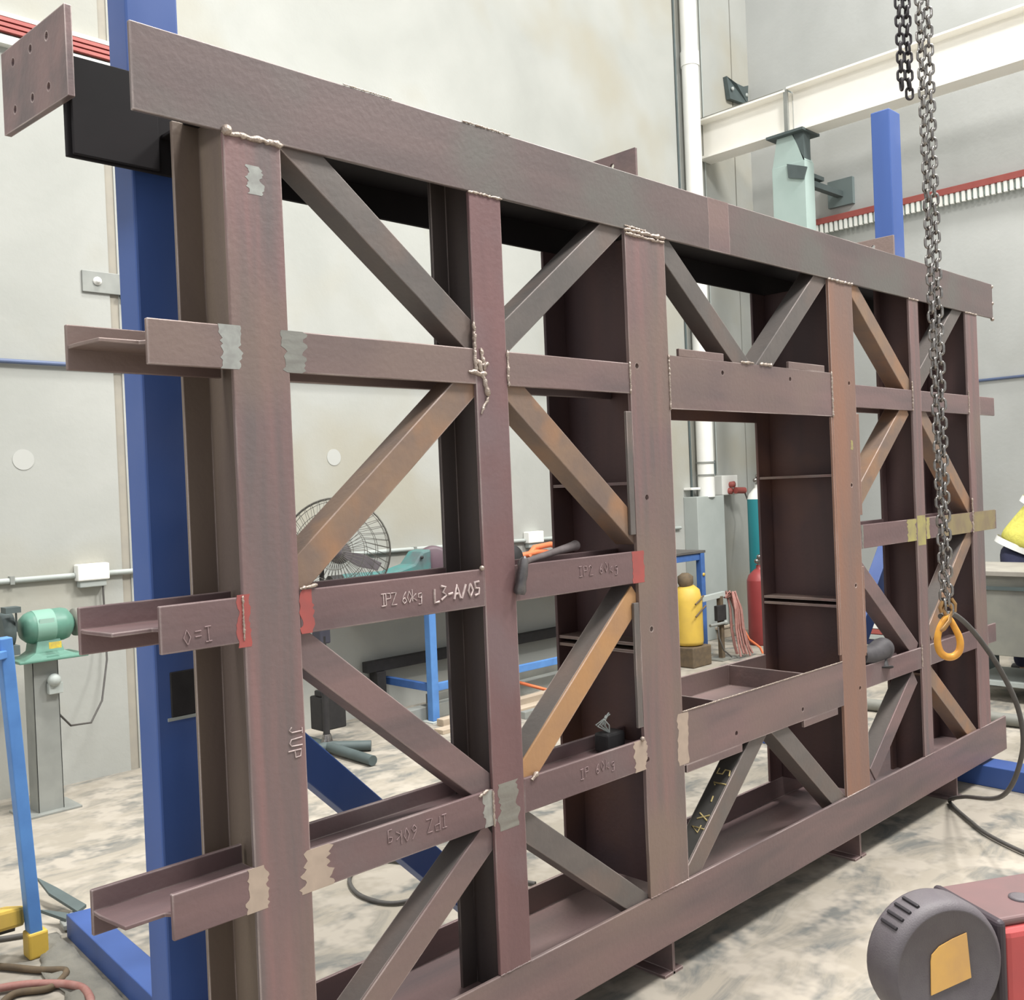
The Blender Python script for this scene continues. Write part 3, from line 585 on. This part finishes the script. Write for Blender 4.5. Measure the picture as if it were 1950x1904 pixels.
# ------------------------------------------------------------ corner items seen through the window opening
t = thing('yellow_drum', 'yellow plastic drum with a dark brown top beside the bench end', 'drum', (7.36, 3.25, 0))
MB().lathe([(.09, .18), (.125, .19), (.13, .22), (.13, .58), (.11, .68), (.06, .72), (0, .72)], (7.38, 3.30, 0), (0, 0, 1), 28).build('body', yellow, t)
MB().lathe([(.05, .70), (.07, .74), (.07, .80), (.03, .83), (0, .83)], (7.36, 3.30, 0), (0, 0, 1), 20).build('cap', brownd, t)
MB().tube([(7.30, 3.16, .45), (7.38, 3.155, .5), (7.47, 3.17, .53)], .008, 8).tube([(7.30, 3.16, .56), (7.38, 3.155, .6), (7.47, 3.19, .62)], .008, 8).build('grime_band', brownd, t)
MB().box(7.24, 7.52, 3.16, 3.44, .0, .18).build('crate', brownd, t, .01)
t = thing('tee_stand', 'rusty brown steel stand with a pale crossbar next to the pink hoses', 'stand', (7.8, 3.24, 0))
MB().bar((7.80, 3.24, 0), (7.80, 3.24, .58), .045, .045, (0, 1, 0)).build('post', brownd, t, .003)
MB().bar((7.54, 3.265, .575), (7.86, 3.235, .595), .04, .05).build('crossbar', greyp, t, .003)
MB().box(7.70, 7.84, 3.20, 3.24, .36, .50).build('box', blackr, t, .004)
MB().cyl((7.60, 3.22, .33), (7.80, 3.20, .335), .014, 12).ball((7.82, 3.2, .335), .026).build('side_arm', grey_st, t)
MB().tube([(7.70, 3.2, .31), (7.66, 3.17, .22), (7.70, 3.15, .1), (7.78, 3.12, .03)], .007, 8).build('lead', cable_m, t)
MB().box(7.66, 7.94, 3.14, 3.34, 0, .01).build('foot_plate', olive, t)
t = thing('hose_bundle', 'bundle of faded pink hoses hanging beside the tee stand', 'hose', (7.9, 3.18, .3))
rr = random.Random(5)
for k in range(11):
    a = rr.uniform(-.06, .06); b = rr.uniform(-.05, .05); h = rr.uniform(.02, .12)
    MB().tube([(7.86, 3.22 + b * .3, .56), (7.90 + a * .5, 3.18 + b, .59 + rr.uniform(0, .03)), (7.93 + a, 3.15 + b, .45), (7.93 + a * 1.3, 3.14 + b, .28), (7.95 + a * 1.6, 3.12 + b, .12), (7.97 + a * 2, 3.10 + b, h * .3 + .012)], .010, 8).build('hose_loop', pinkh, t)
MB().tube([(7.96, 3.12, .30), (8.03, 3.09, .16), (8.10, 3.07, .11), (8.15, 3.05, .07), (8.16, 3.03, .015)], .011, 8).build('hose_loop', orange, t)
def cylinder(nm, x, y, r, h, m, lab, cap):
    t = thing(nm, lab, 'gas cylinder', (x, y, 0), 'gas cylinders in the corner')
    MB().lathe([(r * .9, 0), (r, .02), (r, h), (r * .99, h + .02)], (x, y, 0), (0, 0, 1), 28).build('body', m, t)
    MB().lathe([(r * .99, h + .02), (r * .85, h + .07), (r * .45, h + .12), (.03, h + .14), (.03, h + .17)], (x, y, 0), (0, 0, 1), 28).build('shoulder', cap, t)
    MB().cyl((x, y, h + .16), (x, y, h + .24), .018, 12).cyl((x - .07, y - .02, h + .215), (x + .03, y, h + .215), .014, 10).ball((x - .07, y - .02, h + .215), .025).ball((x - .04, y - .03, h + .255), .025).build('valve', chainm, t)
    return t
cylinder('gas_cylinder', 9.07, 3.58, .11, 1.42, tealc, 'tall teal gas cylinder with a white shoulder in the corner', white)
cylinder('gas_cylinder', 8.70, 3.37, .125, .62, redc, 'short red gas cylinder standing in front of the teal one', redc)
tag(MB().box(8.75, 9.0, 3.9, 3.99, 0, .10).box(8.72, 9.02, 3.89, 4.0, .10, .125).build('timber_block', wood, bevel=.004), 'pale timber block on the floor against the corner wall', 'block')
# board stack far right seen between the posts
for i, (m, lab) in enumerate(((navy, 'dark blue flat board at the bottom of the far stack'), (greyp, 'grey board second from the bottom of the far stack'), (redbus, 'lower red board in the far stack'),
                              (white, 'white board between the two red ones in the far stack'), (mat('pale_red', (.50, .14, .11)), 'upper red board in the far stack'), (blackr, 'black board on top of the far stack'))):
    z = .24 + .045 * i
    tag(MB().box(7.85, 8.25, 1.45, 2.15, z, z + .040).build('flat_board', m, bevel=.003), lab, 'board')
tag(MB().box(7.83, 8.27, 1.43, 2.17, .19, .24).box(7.85, 7.9, 1.45, 1.5, 0, .19).box(8.2, 8.25, 1.45, 1.5, 0, .19).box(7.85, 7.9, 2.1, 2.15, 0, .19).box(8.2, 8.25, 2.1, 2.15, 0, .19).build('low_rack', olive, bevel=.003), 'low olive rack on the floor holding the stacked boards', 'rack')
tag(MB().cyl((6.55, 1.75, .045), (6.75, -.6, .045), .04, 16).build('floor_pipe', olive), 'grey steel pipe lying on the floor beyond the right end of the frame', 'pipe')

# ------------------------------------------------------------ right background: cabinet bench and worker
t = thing('machine_bench', 'olive grey steel bench cabinet behind the right end of the frame', 'bench', (7.7, 0, 0))
MB().box(7.25, 8.0, -1.6, .95, .90, .935).build('bench_top', mat('bench_beige', (.33, .31, .27), (.27, .25, .22), .6, 0, 6), t, .004)
MB().box(7.29, 7.96, -1.56, .91, .34, .90).build('cabinet', olive, t, .004)
MB().box(7.275, 7.29, -1.56, .91, .80, .825).build('trim_strip', dkgrn, t)
for x in (7.32, 7.88):
    for yy in (-1.5, .84): MB().box(x, x + .06, yy, yy + .06, 0, .34).build('leg', dkgrn, t)
MB().box(7.32, 7.9, -1.5, .84, .12, .15).build('lower_shelf', greyp, t)
tag(MB().box(7.45, 7.80, .05, .32, .936, .985).build('steel_block', olive, bevel=.006), 'small olive metal block lying on the bench top in front of the person', 'block')

def skinned(name, verts, edges, m, parent, sub=2, root=0):
    me = bpy.data.meshes.new(name); off = ROOT[parent.name] if parent else V((0, 0, 0))
    me.from_pydata([tuple(V(v[:3]) - off) for v in verts], edges, [])
    o = bpy.data.objects.new(name, me); C.objects.link(o); o.parent = parent; ROOT[o.name] = off
    sk = o.modifiers.new('skin', 'SKIN'); sk.use_smooth_shade = True
    if not me.skin_vertices: me.skin_vertices.new() if hasattr(me.skin_vertices, 'new') else None
    bm = bmesh.new(); bm.from_mesh(me); lay = bm.verts.layers.skin.verify(); bm.verts.ensure_lookup_table()
    for i, v in enumerate(bm.verts):
        r = verts[i][3]; r = r if isinstance(r, tuple) else (r, r)
        v[lay].radius = r; v[lay].use_root = (i == root)
    bm.to_mesh(me); bm.free()
    s = o.modifiers.new('sub', 'SUBSURF'); s.levels = sub; s.render_levels = sub
    me.materials.append(m); return o
P0 = V((8.28, .78, 0)); fwd = V((.25, -.97, 0)); sd = V((-.97, -.25, 0))     # sd: towards the camera side
def W(s, f, z, r): p = P0 + sd * s + fwd * f; return (p.x, p.y, z, r)
t = thing('person', 'person in yellow hi-vis jacket and navy trousers leaning over the bench at the right edge', 'person', (P0.x, P0.y, 0))
bv = [W(0, 0, .95, .09), W(0, .06, 1.15, .10), W(0, .24, 1.36, .14), W(0, .33, 1.48, .07), W(0, .38, 1.55, .055),                   # pelvis..neck
      W(0, .42, 1.66, .095), W(0, .44, 1.76, .08),
      W(.11, 0, .90, .09), W(.13, .06, .50, .06), W(.13, 0, .12, .045), W(.13, .14, .04, .04),
      W(-.11, 0, .90, .09), W(-.13, .06, .50, .06), W(-.13, 0, .12, .045), W(-.13, .14, .04, .04),
      W(.19, .27, 1.42, .065), W(.25, .40, 1.18, .048), W(.18, .62, 1.06, .035), W(.16, .70, 1.03, .030),
      W(-.19, .27, 1.42, .065), W(-.25, .44, 1.20, .048), W(-.14, .66, 1.08, .035), W(-.12, .74, 1.05, .030)]
be = [(0, 1), (1, 2), (2, 3), (3, 4), (4, 5), (5, 6), (0, 7), (7, 8), (8, 9), (9, 10), (0, 11), (11, 12), (12, 13), (13, 14), (2, 15), (15, 16), (16, 17), (17, 18), (2, 19), (19, 20), (20, 21), (21, 22)]
body = skinned('body', bv, be, skin, t)
jk = [W(0, -.01, .99, (.225, .205)), W(0, .05, 1.12, (.215, .175)), W(0, .15, 1.28, (.18, .145)), W(0, .25, 1.40, (.17, .13)), W(0, .31, 1.46, .09),
      W(.20, .27, 1.42, .088), W(.27, .36, 1.22, .082), W(.245, .50, 1.11, .072), W(.20, .58, 1.075, .058),
      W(-.20, .27, 1.42, .088), W(-.27, .40, 1.24, .082), W(-.21, .54, 1.13, .07), W(-.16, .62, 1.09, .058)]
je = [(0, 1), (1, 2), (2, 3), (3, 4), (3, 5), (5, 6), (6, 7), (7, 8), (3, 9), (9, 10), (10, 11), (11, 12)]
skinned('jacket', jk, je, hivis, t)
tr = [W(0, .0, 1.08, (.175, .175)), W(0, -.05, .90, (.205, .20)), W(.12, .01, .74, .10), W(.135, .05, .50, .085), W(.135, .0, .10, .075), W(-.12, .01, .74, .10), W(-.135, .05, .50, .085), W(-.135, 0, .10, .075)]
skinned('trousers', tr, [(0, 1), (1, 2), (2, 3), (3, 4), (1, 5), (5, 6), (6, 7)], navy, t)
def band(c, ax, rx, ry, h, nm='reflective_band'):
    ax = V(ax).normalized(); a = ax.cross(V((0, 1, .01))).normalized(); b = ax.cross(a); n = 32; c = V(c)
    vs = []
    for hh in (-h / 2, h / 2): vs += [c + ax * hh + a * math.cos(2 * PI * j / n) * rx + b * math.sin(2 * PI * j / n) * ry for j in range(n)]
    MB().add(vs, [(j, (j + 1) % n, n + (j + 1) % n, n + j) for j in range(n)], True).build(nm, refl, t)
band(W(0, .0, 1.03, 0)[:3], (fwd * .42 + V((0, 0, .9))), .180, .185, .05)
band(W(0, .17, 1.33, 0)[:3], (fwd * .5 + V((0, 0, .85))), .19, .17, .05)
for s in (1, -1):
    band(W(.265 * s, .42, 1.165, 0)[:3], (fwd * .75 + V((0, 0, -.6)) + sd * -.2 * s), .078, .078, .045)
for s in (1, -1):
    base = V(W(.155 * s if s > 0 else -.115, .71 if s > 0 else .75, 1.03 if s > 0 else 1.05, 0)[:3])
    for k, (a, L) in enumerate(((-.03, .075), (-.012, .085), (.006, .08), (.024, .065))):
        f0 = base + sd * a
        skinned('finger', [(*f0, .011), (*(f0 + fwd * L * .5 + V((0, 0, -.008))), .009), (*(f0 + fwd * L * .85 + V((0, 0, -.03))), .008)], [(0, 1), (1, 2)], skin, t, 1)
    f0 = base - fwd * .02 + sd * -.03 * s
    skinned('thumb', [(*f0, .012), (*(f0 + fwd * .03 - sd * .025 * s + V((0, 0, -.01))), .010), (*(f0 + fwd * .055 - sd * .02 * s + V((0, 0, -.03))), .009)], [(0, 1), (1, 2)], skin, t, 1)
hc = V(W(0, .43, 1.71, 0)[:3])
MB().ball(hc + V((0, 0, .03)) - fwd * .012, .108, 12, (.95, 1.0, .95)).build('hair', hairm, t)
MB().ball(hc + fwd * .085 + V((0, 0, -.02)), .018, 8, (1, 1, 1.4)).build('nose', skin, t)
for s in (1, -1):
    MB().ball(hc + fwd * .078 + sd * .034 * s + V((0, 0, .01)), .013, 8).build('eye', white, t)
    MB().ball(hc + sd * .092 * s + V((0, 0, -.01)), .024, 8, (.6, .8, 1.3)).build('ear', skin, t)
    MB().box(-.05, .05, -.1, .17, 0, .09, Matrix.Translation(W(.135 * s, 0, 0, 0)[:3]) @ Matrix.Rotation(math.atan2(-fwd.x, fwd.y), 4, 'Z')).build('boot', blackr, t, .02, 3)
MB().ball(hc + fwd * .085 + V((0, 0, -.055)), .016, 8, (1.4, 1.2, .4)).build('mouth', mat('lip', (.35, .13, .11)), t)

def smooth(pts, n=10):
    pts = [V(p) for p in pts]; out = []
    for i in range(len(pts) - 1):
        p0 = pts[max(i - 1, 0)]; p1 = pts[i]; p2 = pts[i + 1]; p3 = pts[min(i + 2, len(pts) - 1)]
        for k in range(n):
            u = k / n
            out.append(.5 * ((2 * p1) + (p2 - p0) * u + (2 * p0 - 5 * p1 + 4 * p2 - p3) * u * u + (3 * p1 - p0 - 3 * p2 + p3) * u ** 3))
    return out + [pts[-1]]
# ------------------------------------------------------------ lifting chains and hook
link_me = None
def link_mesh():
    w = .0108; l = .0137; r = .0045; n = 10; pts = []
    for j in range(n + 1): a = PI * j / n; pts.append((math.cos(a) * w, 0, l * .55 + math.sin(a) * w * 1.05))
    for j in range(n + 1): a = PI + PI * j / n; pts.append((math.cos(a) * w, 0, -l * .55 + math.sin(a) * w * 1.05))
    return MB().tube(pts, r, 8, True)
def chain(x, y, z0, z1, m, lab, lean=(0, 0), rot0=.75, jit=.03):
    t = thing('lifting_chain', lab, 'chain', (x, y, z0), 'hanging lifting chains')
    src = link_mesh().build('chain_link', m, None); src.parent = t
    pitch = .0298; n = int((z1 - z0) / pitch); rr = random.Random(int(x * 1000))
    for i in range(n):
        o = src if i == 0 else src.copy()
        if i: C.objects.link(o); o.parent = t
        o.location = (lean[0] * i * pitch, lean[1] * i * pitch, i * pitch)
        o.rotation_euler = (rr.uniform(-.12, .12), 0, rot0 + (PI / 2 if i % 2 else 0) + rr.uniform(-.15, .15))
    return t
chain(3.226, -.682, 1.215, 3.42, chainm, 'left strand of the long bright steel chain ending at the yellow hook', (-.004, .0035), rot0=.75)
chain(3.237, -.694, 1.200, 3.42, chainm, 'right strand of the long bright steel chain ending at the yellow hook', (-.0005, -.0005), rot0=.75 + PI / 2 - .3)
chain(3.278, -.584, 2.925, 3.42, chaind, 'short dark chain strand hanging loose, the left one beside the long chains', rot0=.6)
chain(3.300, -.600, 2.895, 3.42, chaind, 'short dark chain strand hanging loose, the right one beside the long chains', rot0=2.3)
t = thing('lifting_hook', 'yellow self-locking lifting hook at the bottom end of the long chains', 'hook', (3.228, -.690, 1.20))
hr = V((.712, -.701, 0)); hu = V((0, 0, 1)); hf = V((-.70, -.71, 0))
def HP(a, b, c=0): return V((3.230, -.690, 1.105)) + hr * a + hu * b + hf * c
outl = [(.000, .070), (-.012, .060), (-.026, .035), (-.034, .006), (-.034, -.020), (-.026, -.044), (-.008, -.058), (.014, -.058), (.032, -.044), (.038, -.020), (.035, .004), (.024, .030), (.010, .058)]
MB().tube(smooth([HP(a, b) for a, b in outl + outl[:1]], 5)[:-1], [.0115 + .003 * math.sin(PI * k / 64) - .0025 for k in range(65)], 14, True).build('hook_body', hookm, t)
MB().tube([HP(-.026, .028, .004), HP(-.018, .034, .008), HP(.002, .058, .008), HP(.006, .075, .004)], [.008, .009, .008, .006], 10).build('latch', hookt, t)
MB().tube([HP(-.005, .075), HP(-.012, .092), HP(-.004, .108), HP(.010, .108), HP(.018, .092), HP(.010, .075)], .0065, 10, True).build('clevis', hookt, t)
MB().tube([HP(-.018, .085), HP(-.022, .10), HP(-.012, .12)], .007, 10).tube([HP(.024, .085), HP(.026, .11), HP(.014, .128)], .006, 10).build('coupling_half', hookt, t)

# black hose curling round the frame end to the floor
ob = MB().tube(smooth([(3.23, -.668, 1.175), (3.36, -.66, 1.165), (3.52, -.665, 1.08), (3.64, -.70, .94), (3.72, -.73, .78), (3.76, -.72, .62), (3.95, -.58, .40), (4.6, -.18, .16), (4.93, .02, .025), (4.86, -.03, .015), (4.70, -.17, .015), (4.588, -.28, .015), (4.459, -.476, .015), (4.3, -.8, .015), (4.1, -1.2, .015)]), .009, 10).build('black_hose', cable_m)
tag(ob, 'dark hose curving from the hook around the frame end down to the floor', 'hose')
ob = MB().tube(smooth([(2.9, .9, .012), (2.75, 1.4, .012), (2.62, 1.66, .012), (2.49, 1.607, .012), (2.40, 1.50, .012), (2.356, 1.35, .012), (2.40, 1.20, .012), (2.57, 1.15, .012), (2.9, 1.1, .012)]), .009, 8).build('floor_cable', cable_m)
tag(ob, 'looped dark cable on the floor behind the left lower bay of the frame', 'cable')

# ------------------------------------------------------------ wire feeder bottom right
Wd = V((-.5, -.866, 0)); Ld = V((.866, -.5, 0))
P1 = V((2.475, -.955, 0))
t = thing('wire_feeder', 'red welding wire feeder with a round black spool cover and amber sticker', 'welding machine', (2.6, -1.1, 0))
Mx = Matrix(((Ld.x, Wd.x, 0, P1.x), (Ld.y, Wd.y, 0, P1.y), (0, 0, 1, 0), (0, 0, 0, 1)))
MB().box(.0, .55, 0.0, .215, .08, .585, Mx).build('case', machine_red, t, .02, 3)
MB().box(-.012, .545, -.006, .20, .585, .605, Mx).build('lid', plum, t, .008, 3)
MB().box(-.022, .003, -.008, .225, .06, .612, Mx).build('end_frame', mat('bezel_dark', (.05, .038, .046), (.045, .036, .042), .5), t, .012, 3)
MB().box(.05, .5, .02, .2, 0, .08, Mx).build('base', blackr, t, .006)
MB().lathe([(.026, 0), (.026, .004), (.018, .006), (0, .006)], Mx @ V((.13, .12, .605)), (0, 0, 1), 20).build('lid_button', dark, t)
dc = Mx @ V((-.165, .235, .532))
MB().lathe([(0, -.100), (.130, -.100), (.147, -.09), (.150, -.08), (.150, -.022), (.145, -.008), (.134, .003), (.130, .003), (.127, 0), (0, 0)], dc, Wd, 56).build('spool_cover', dark, t)
mb = MB()
up = V((0, 0, 1))
for k in range(4):
    a = math.radians(112 + k * 9); rad = -Ld * math.cos(a - PI / 2 + PI / 2) * -1
    d = Ld * math.cos(a) + up * math.sin(a)
    mb.bar(dc + d * .150 + Wd * -.075, dc + d * .150 + Wd * -.02, .008, .010, d)
mb.build('grip_rib', mat('dark_rib', (.025, .022, .026)), t, .002)
sc_ = dc + Wd * .002 + Ld * .006 + V((0, 0, .026))
def SP(a, b): return sc_ + Ld * a + up * b
MB().prism([SP(-.055, -.075), SP(.050, -.052), SP(.042, .050), SP(.006, .042), SP(-.030, .030), SP(-.050, .014), SP(-.053, 0)], Wd * -.001, Wd * .001).build('sticker', sticker, t)

# ------------------------------------------------------------ hand tools on the frame
t = thing('hammer', 'hammer with a grey handle resting on the middle rail at the second post', 'hammer', (2.1, .05, 1.43))
MB().tube([(1.985, -.008, 1.432), (2.06, .02, 1.436), (2.20, .06, 1.447), (2.30, .085, 1.455), (2.325, .09, 1.457)], [.010, .009, .011, .014, .016], 12).ball((2.327, .09, 1.457), .017).build('handle', mat('handle_grey', (.14, .12, .12), (.11, .09, .09), .7, 0, 30), t)
MB().lathe([(.014, -.055), (.018, -.045), (.014, -.02), (.016, 0), (.014, .02), (.012, .045), (0, .055)], (1.978, -.020, 1.40), (.15, -.1, 1), 16).build('head', mat('hammer_head', (.10, .095, .10), (.16, .15, .15), .4, .6, 40), t)
t = thing('wire_brush', 'black block brush with pale bristles standing on the lower rail', 'brush', (2.47, .1, .78))
MB().box(2.425, 2.512, .07, .13, .781, .845).build('block', blackr, t, .008)
mb = MB()
for k in range(7): mb.tube([(2.455, .09, .845), (2.44 - .012 * (k % 4) + .01, .085 + .006 * k, .87), (2.43 + .011 * k - .01, .08 + .005 * k, .895 + .004 * (k % 3))], .0025, 5)
mb.build('bristle', greyp, t)
t = thing('angle_grinder', 'dark angle grinder resting on the lower rail right of the orange post', 'angle grinder', (4.2, .05, .80))
MB().tube([(4.07, .03, .86), (4.16, .03, .85), (4.22, .03, .855), (4.27, .03, .865)], [.035, .040, .045, .048], 16).ball((4.285, .03, .862), .050).build('body', mat('tool_dark', (.055, .05, .055), (.075, .07, .075), .6, 0, 30), t)
MB().lathe([(.02, .03), (.022, .075), (.04, .078), (.04, .084), (0, .084)], (4.26, .03, .86), (-.2, -.3, -1), 18).build('grinder_head', blackr, t)

# ------------------------------------------------------------ left foreground: trestle, mat, hoses
t = thing('trestle_ladder', 'blue trestle ladder stile with yellow feet at the left edge', 'ladder', (1.27, 1.88, 0))
MB().bar((1.268, 1.88, .05), (1.208, 1.88, 1.18), .045, .055, (0, 1, 0)).build('stile', blue2, t, .004)
MB().box(1.235, 1.305, 1.845, 1.915, 0, .095).build('foot', yellow, t, .008)
MB().bar((1.225, 1.955, .14), (.56, 1.26, .42), .085, .070).build('cross_foot', yellow, t, .012)
MB().bar((1.208, 1.88, 1.12), (.62, 1.28, 1.15), .04, .03).build('rung', blue2, t, .004)
MB().bar((.70, 1.28, .03), (.66, 1.28, 1.2), .045, .055, (0, 1, 0)).build('stile', blue2, t, .004)
MB().box(.66, .74, 1.24, 1.32, 0, .09).build('foot', yellow, t, .008)
MB().bar((1.215, 1.965, .10), (.62, 1.34, .36), .03, .03).build('strut', blackr, t)
rr = random.Random(11)
mat_pts = [(1.39, 1.99), (1.37, 1.75), (1.345, 1.50), (1.335, 1.30), (1.33, 1.05), (1.30, .9), (1.15, 1.0), (1.22, 1.2), (1.20, 1.40), (1.27, 1.55), (1.25, 1.7), (1.33, 1.83), (1.31, 1.93)]
bm = MB(); n = 26; L = []
for i in range(n + 1):
    u = i / n; yv = 2.0 - 1.1 * u; xr = 1.385 - .07 * u; xl = xr - (.10 + .10 * u) + .02 * math.sin(u * 17)
    row = []
    for j in range(7):
        v = j / 6; row.append((xl + (xr - xl) * v + rr.uniform(-.008, .008), yv + rr.uniform(-.01, .01), .004 + .022 * abs(math.sin(u * 19 + v * 4)) * (1 - abs(2 * v - 1) * .6) + rr.uniform(0, .005)))
    L.append(row)
vs = [p for r in L for p in r]
fs = [(i * 7 + j, (i + 1) * 7 + j, (i + 1) * 7 + j + 1, i * 7 + j + 1) for i in range(n) for j in range(6)]
ob = bm.add(vs, fs, True).build('rag', clothm); so = ob.modifiers.new('t', 'SOLIDIFY'); so.thickness = .004
tag(ob, 'crumpled grey-brown cloth on the floor beside the blue stand foot', 'cloth')
t = thing('steel_offcut', 'dark forked steel offcut lying against the end of the blue stand foot', 'offcut', (1.45, 2.02, 0))
MB().prism([(1.41, 1.99, 0), (1.42, 2.06, 0), (1.50, 2.12, 0), (1.56, 2.04, 0), (1.60, 1.99, 0), (1.49, 1.955, 0)], (0, 0, .01), (0, 0, .03)).build('plate', grey_st, t, .003)
MB().prism([(1.49, 2.06, .03), (1.54, 2.10, .03), (1.50, 2.30, .06), (1.475, 2.46, .07), (1.46, 2.28, .055)], (0, 0, 0), (0, 0, .012)).build('prong', dkgrn, t)
MB().prism([(1.43, 2.02, .03), (1.46, 2.07, .03), (1.40, 2.15, .04), (1.385, 2.17, .04)], (0, 0, 0), (0, 0, .012)).build('prong', dkgrn, t)
for i, (pp, r, m, lab) in enumerate((([(.95, 1.95, .015), (1.10, 1.90, .015), (1.22, 1.72, .015), (1.28, 1.62, .02), (1.20, 1.55, .015), (1.10, 1.60, .015), (1.0, 1.50, .015)], .012, brownd, 'thin brown hose curling on the floor below the yellow foot'),
                                  ([(.85, 1.70, .02), (1.05, 1.68, .02), (1.18, 1.60, .02), (1.27, 1.45, .02), (1.22, 1.25, .02), (1.1, 1.1, .02)], .014, pinkh, 'reddish brown hose crossing the floor in the bottom left corner'),
                                  ([(1.0, 2.25, .012), (1.15, 2.20, .012), (1.20, 2.12, .012), (1.33, 2.05, .012)], .010, cable_m, 'short grey cable behind the yellow foot on the floor'))):
    tag(MB().tube(smooth(pp), r, 8).build('floor_hose', m), lab, 'hose')

# ------------------------------------------------------------ light
w = bpy.data.worlds.new('World'); bpy.context.scene.world = w; w.use_nodes = True
w.node_tree.nodes['Background'].inputs['Color'].default_value = (.97, .99, 1.0, 1); w.node_tree.nodes['Background'].inputs['Strength'].default_value = .75
def area(x, y, z, sx, sy, e, tgt=None, col=(1, .98, .94)):
    l = bpy.data.lights.new('bay_and_fill_lamp', 'AREA'); l.shape = 'RECTANGLE'; l.size = sx; l.size_y = sy; l.energy = e; l.color = col
    o = bpy.data.objects.new('bay_and_fill_lamp', l); C.objects.link(o); o.location = (x, y, z)
    if tgt: o.rotation_euler = (V(tgt) - V((x, y, z))).to_track_quat('-Z', 'Y').to_euler()
    return o
area(3.0, -3.2, 9.5, 1.6, 1.6, 640, (2.6, 0, 0))
area(8.0, -3.4, 9.5, 1.6, 1.6, 820, (6.5, 0, .5))
area(3.5, 1.0, 10.5, 1.2, 1.2, 190).data.spread = math.radians(75)
area(-3.0, .5, 8.0, 1.2, 1.2, 260, (1.5, .4, 1.0))  # added fill for the left-facing steel, not a known fitting

# ------------------------------------------------------------ camera
cam = bpy.data.cameras.new('camera'); co = bpy.data.objects.new('camera', cam); C.objects.link(co)
f, yaw, pit, rol = 1899.962, .7777747830927364, -.010307144907231343, -.04099847576072355
fw = V((math.cos(pit) * math.sin(yaw), math.cos(pit) * math.cos(yaw), math.sin(pit)))
r0 = V((math.cos(yaw), -math.sin(yaw), 0)); u0 = r0.cross(fw)
r_ = r0 * math.cos(rol) + u0 * math.sin(rol); u_ = -r0 * math.sin(rol) + u0 * math.cos(rol)
co.matrix_world = Matrix(((r_.x, u_.x, -fw.x, 0), (r_.y, u_.y, -fw.y, -2.0), (r_.z, u_.z, -fw.z, 1.64), (0, 0, 0, 1)))
cam.sensor_width = 36; cam.sensor_fit = 'HORIZONTAL'; cam.lens = f * 36 / 1950; cam.clip_start = .05; cam.clip_end = 200
bpy.context.scene.camera = co
vs_ = bpy.context.scene.view_settings
vs_.view_transform = 'Standard'; vs_.look = 'None'; vs_.gamma = 1; vs_.use_curve_mapping = False; vs_.exposure = .13
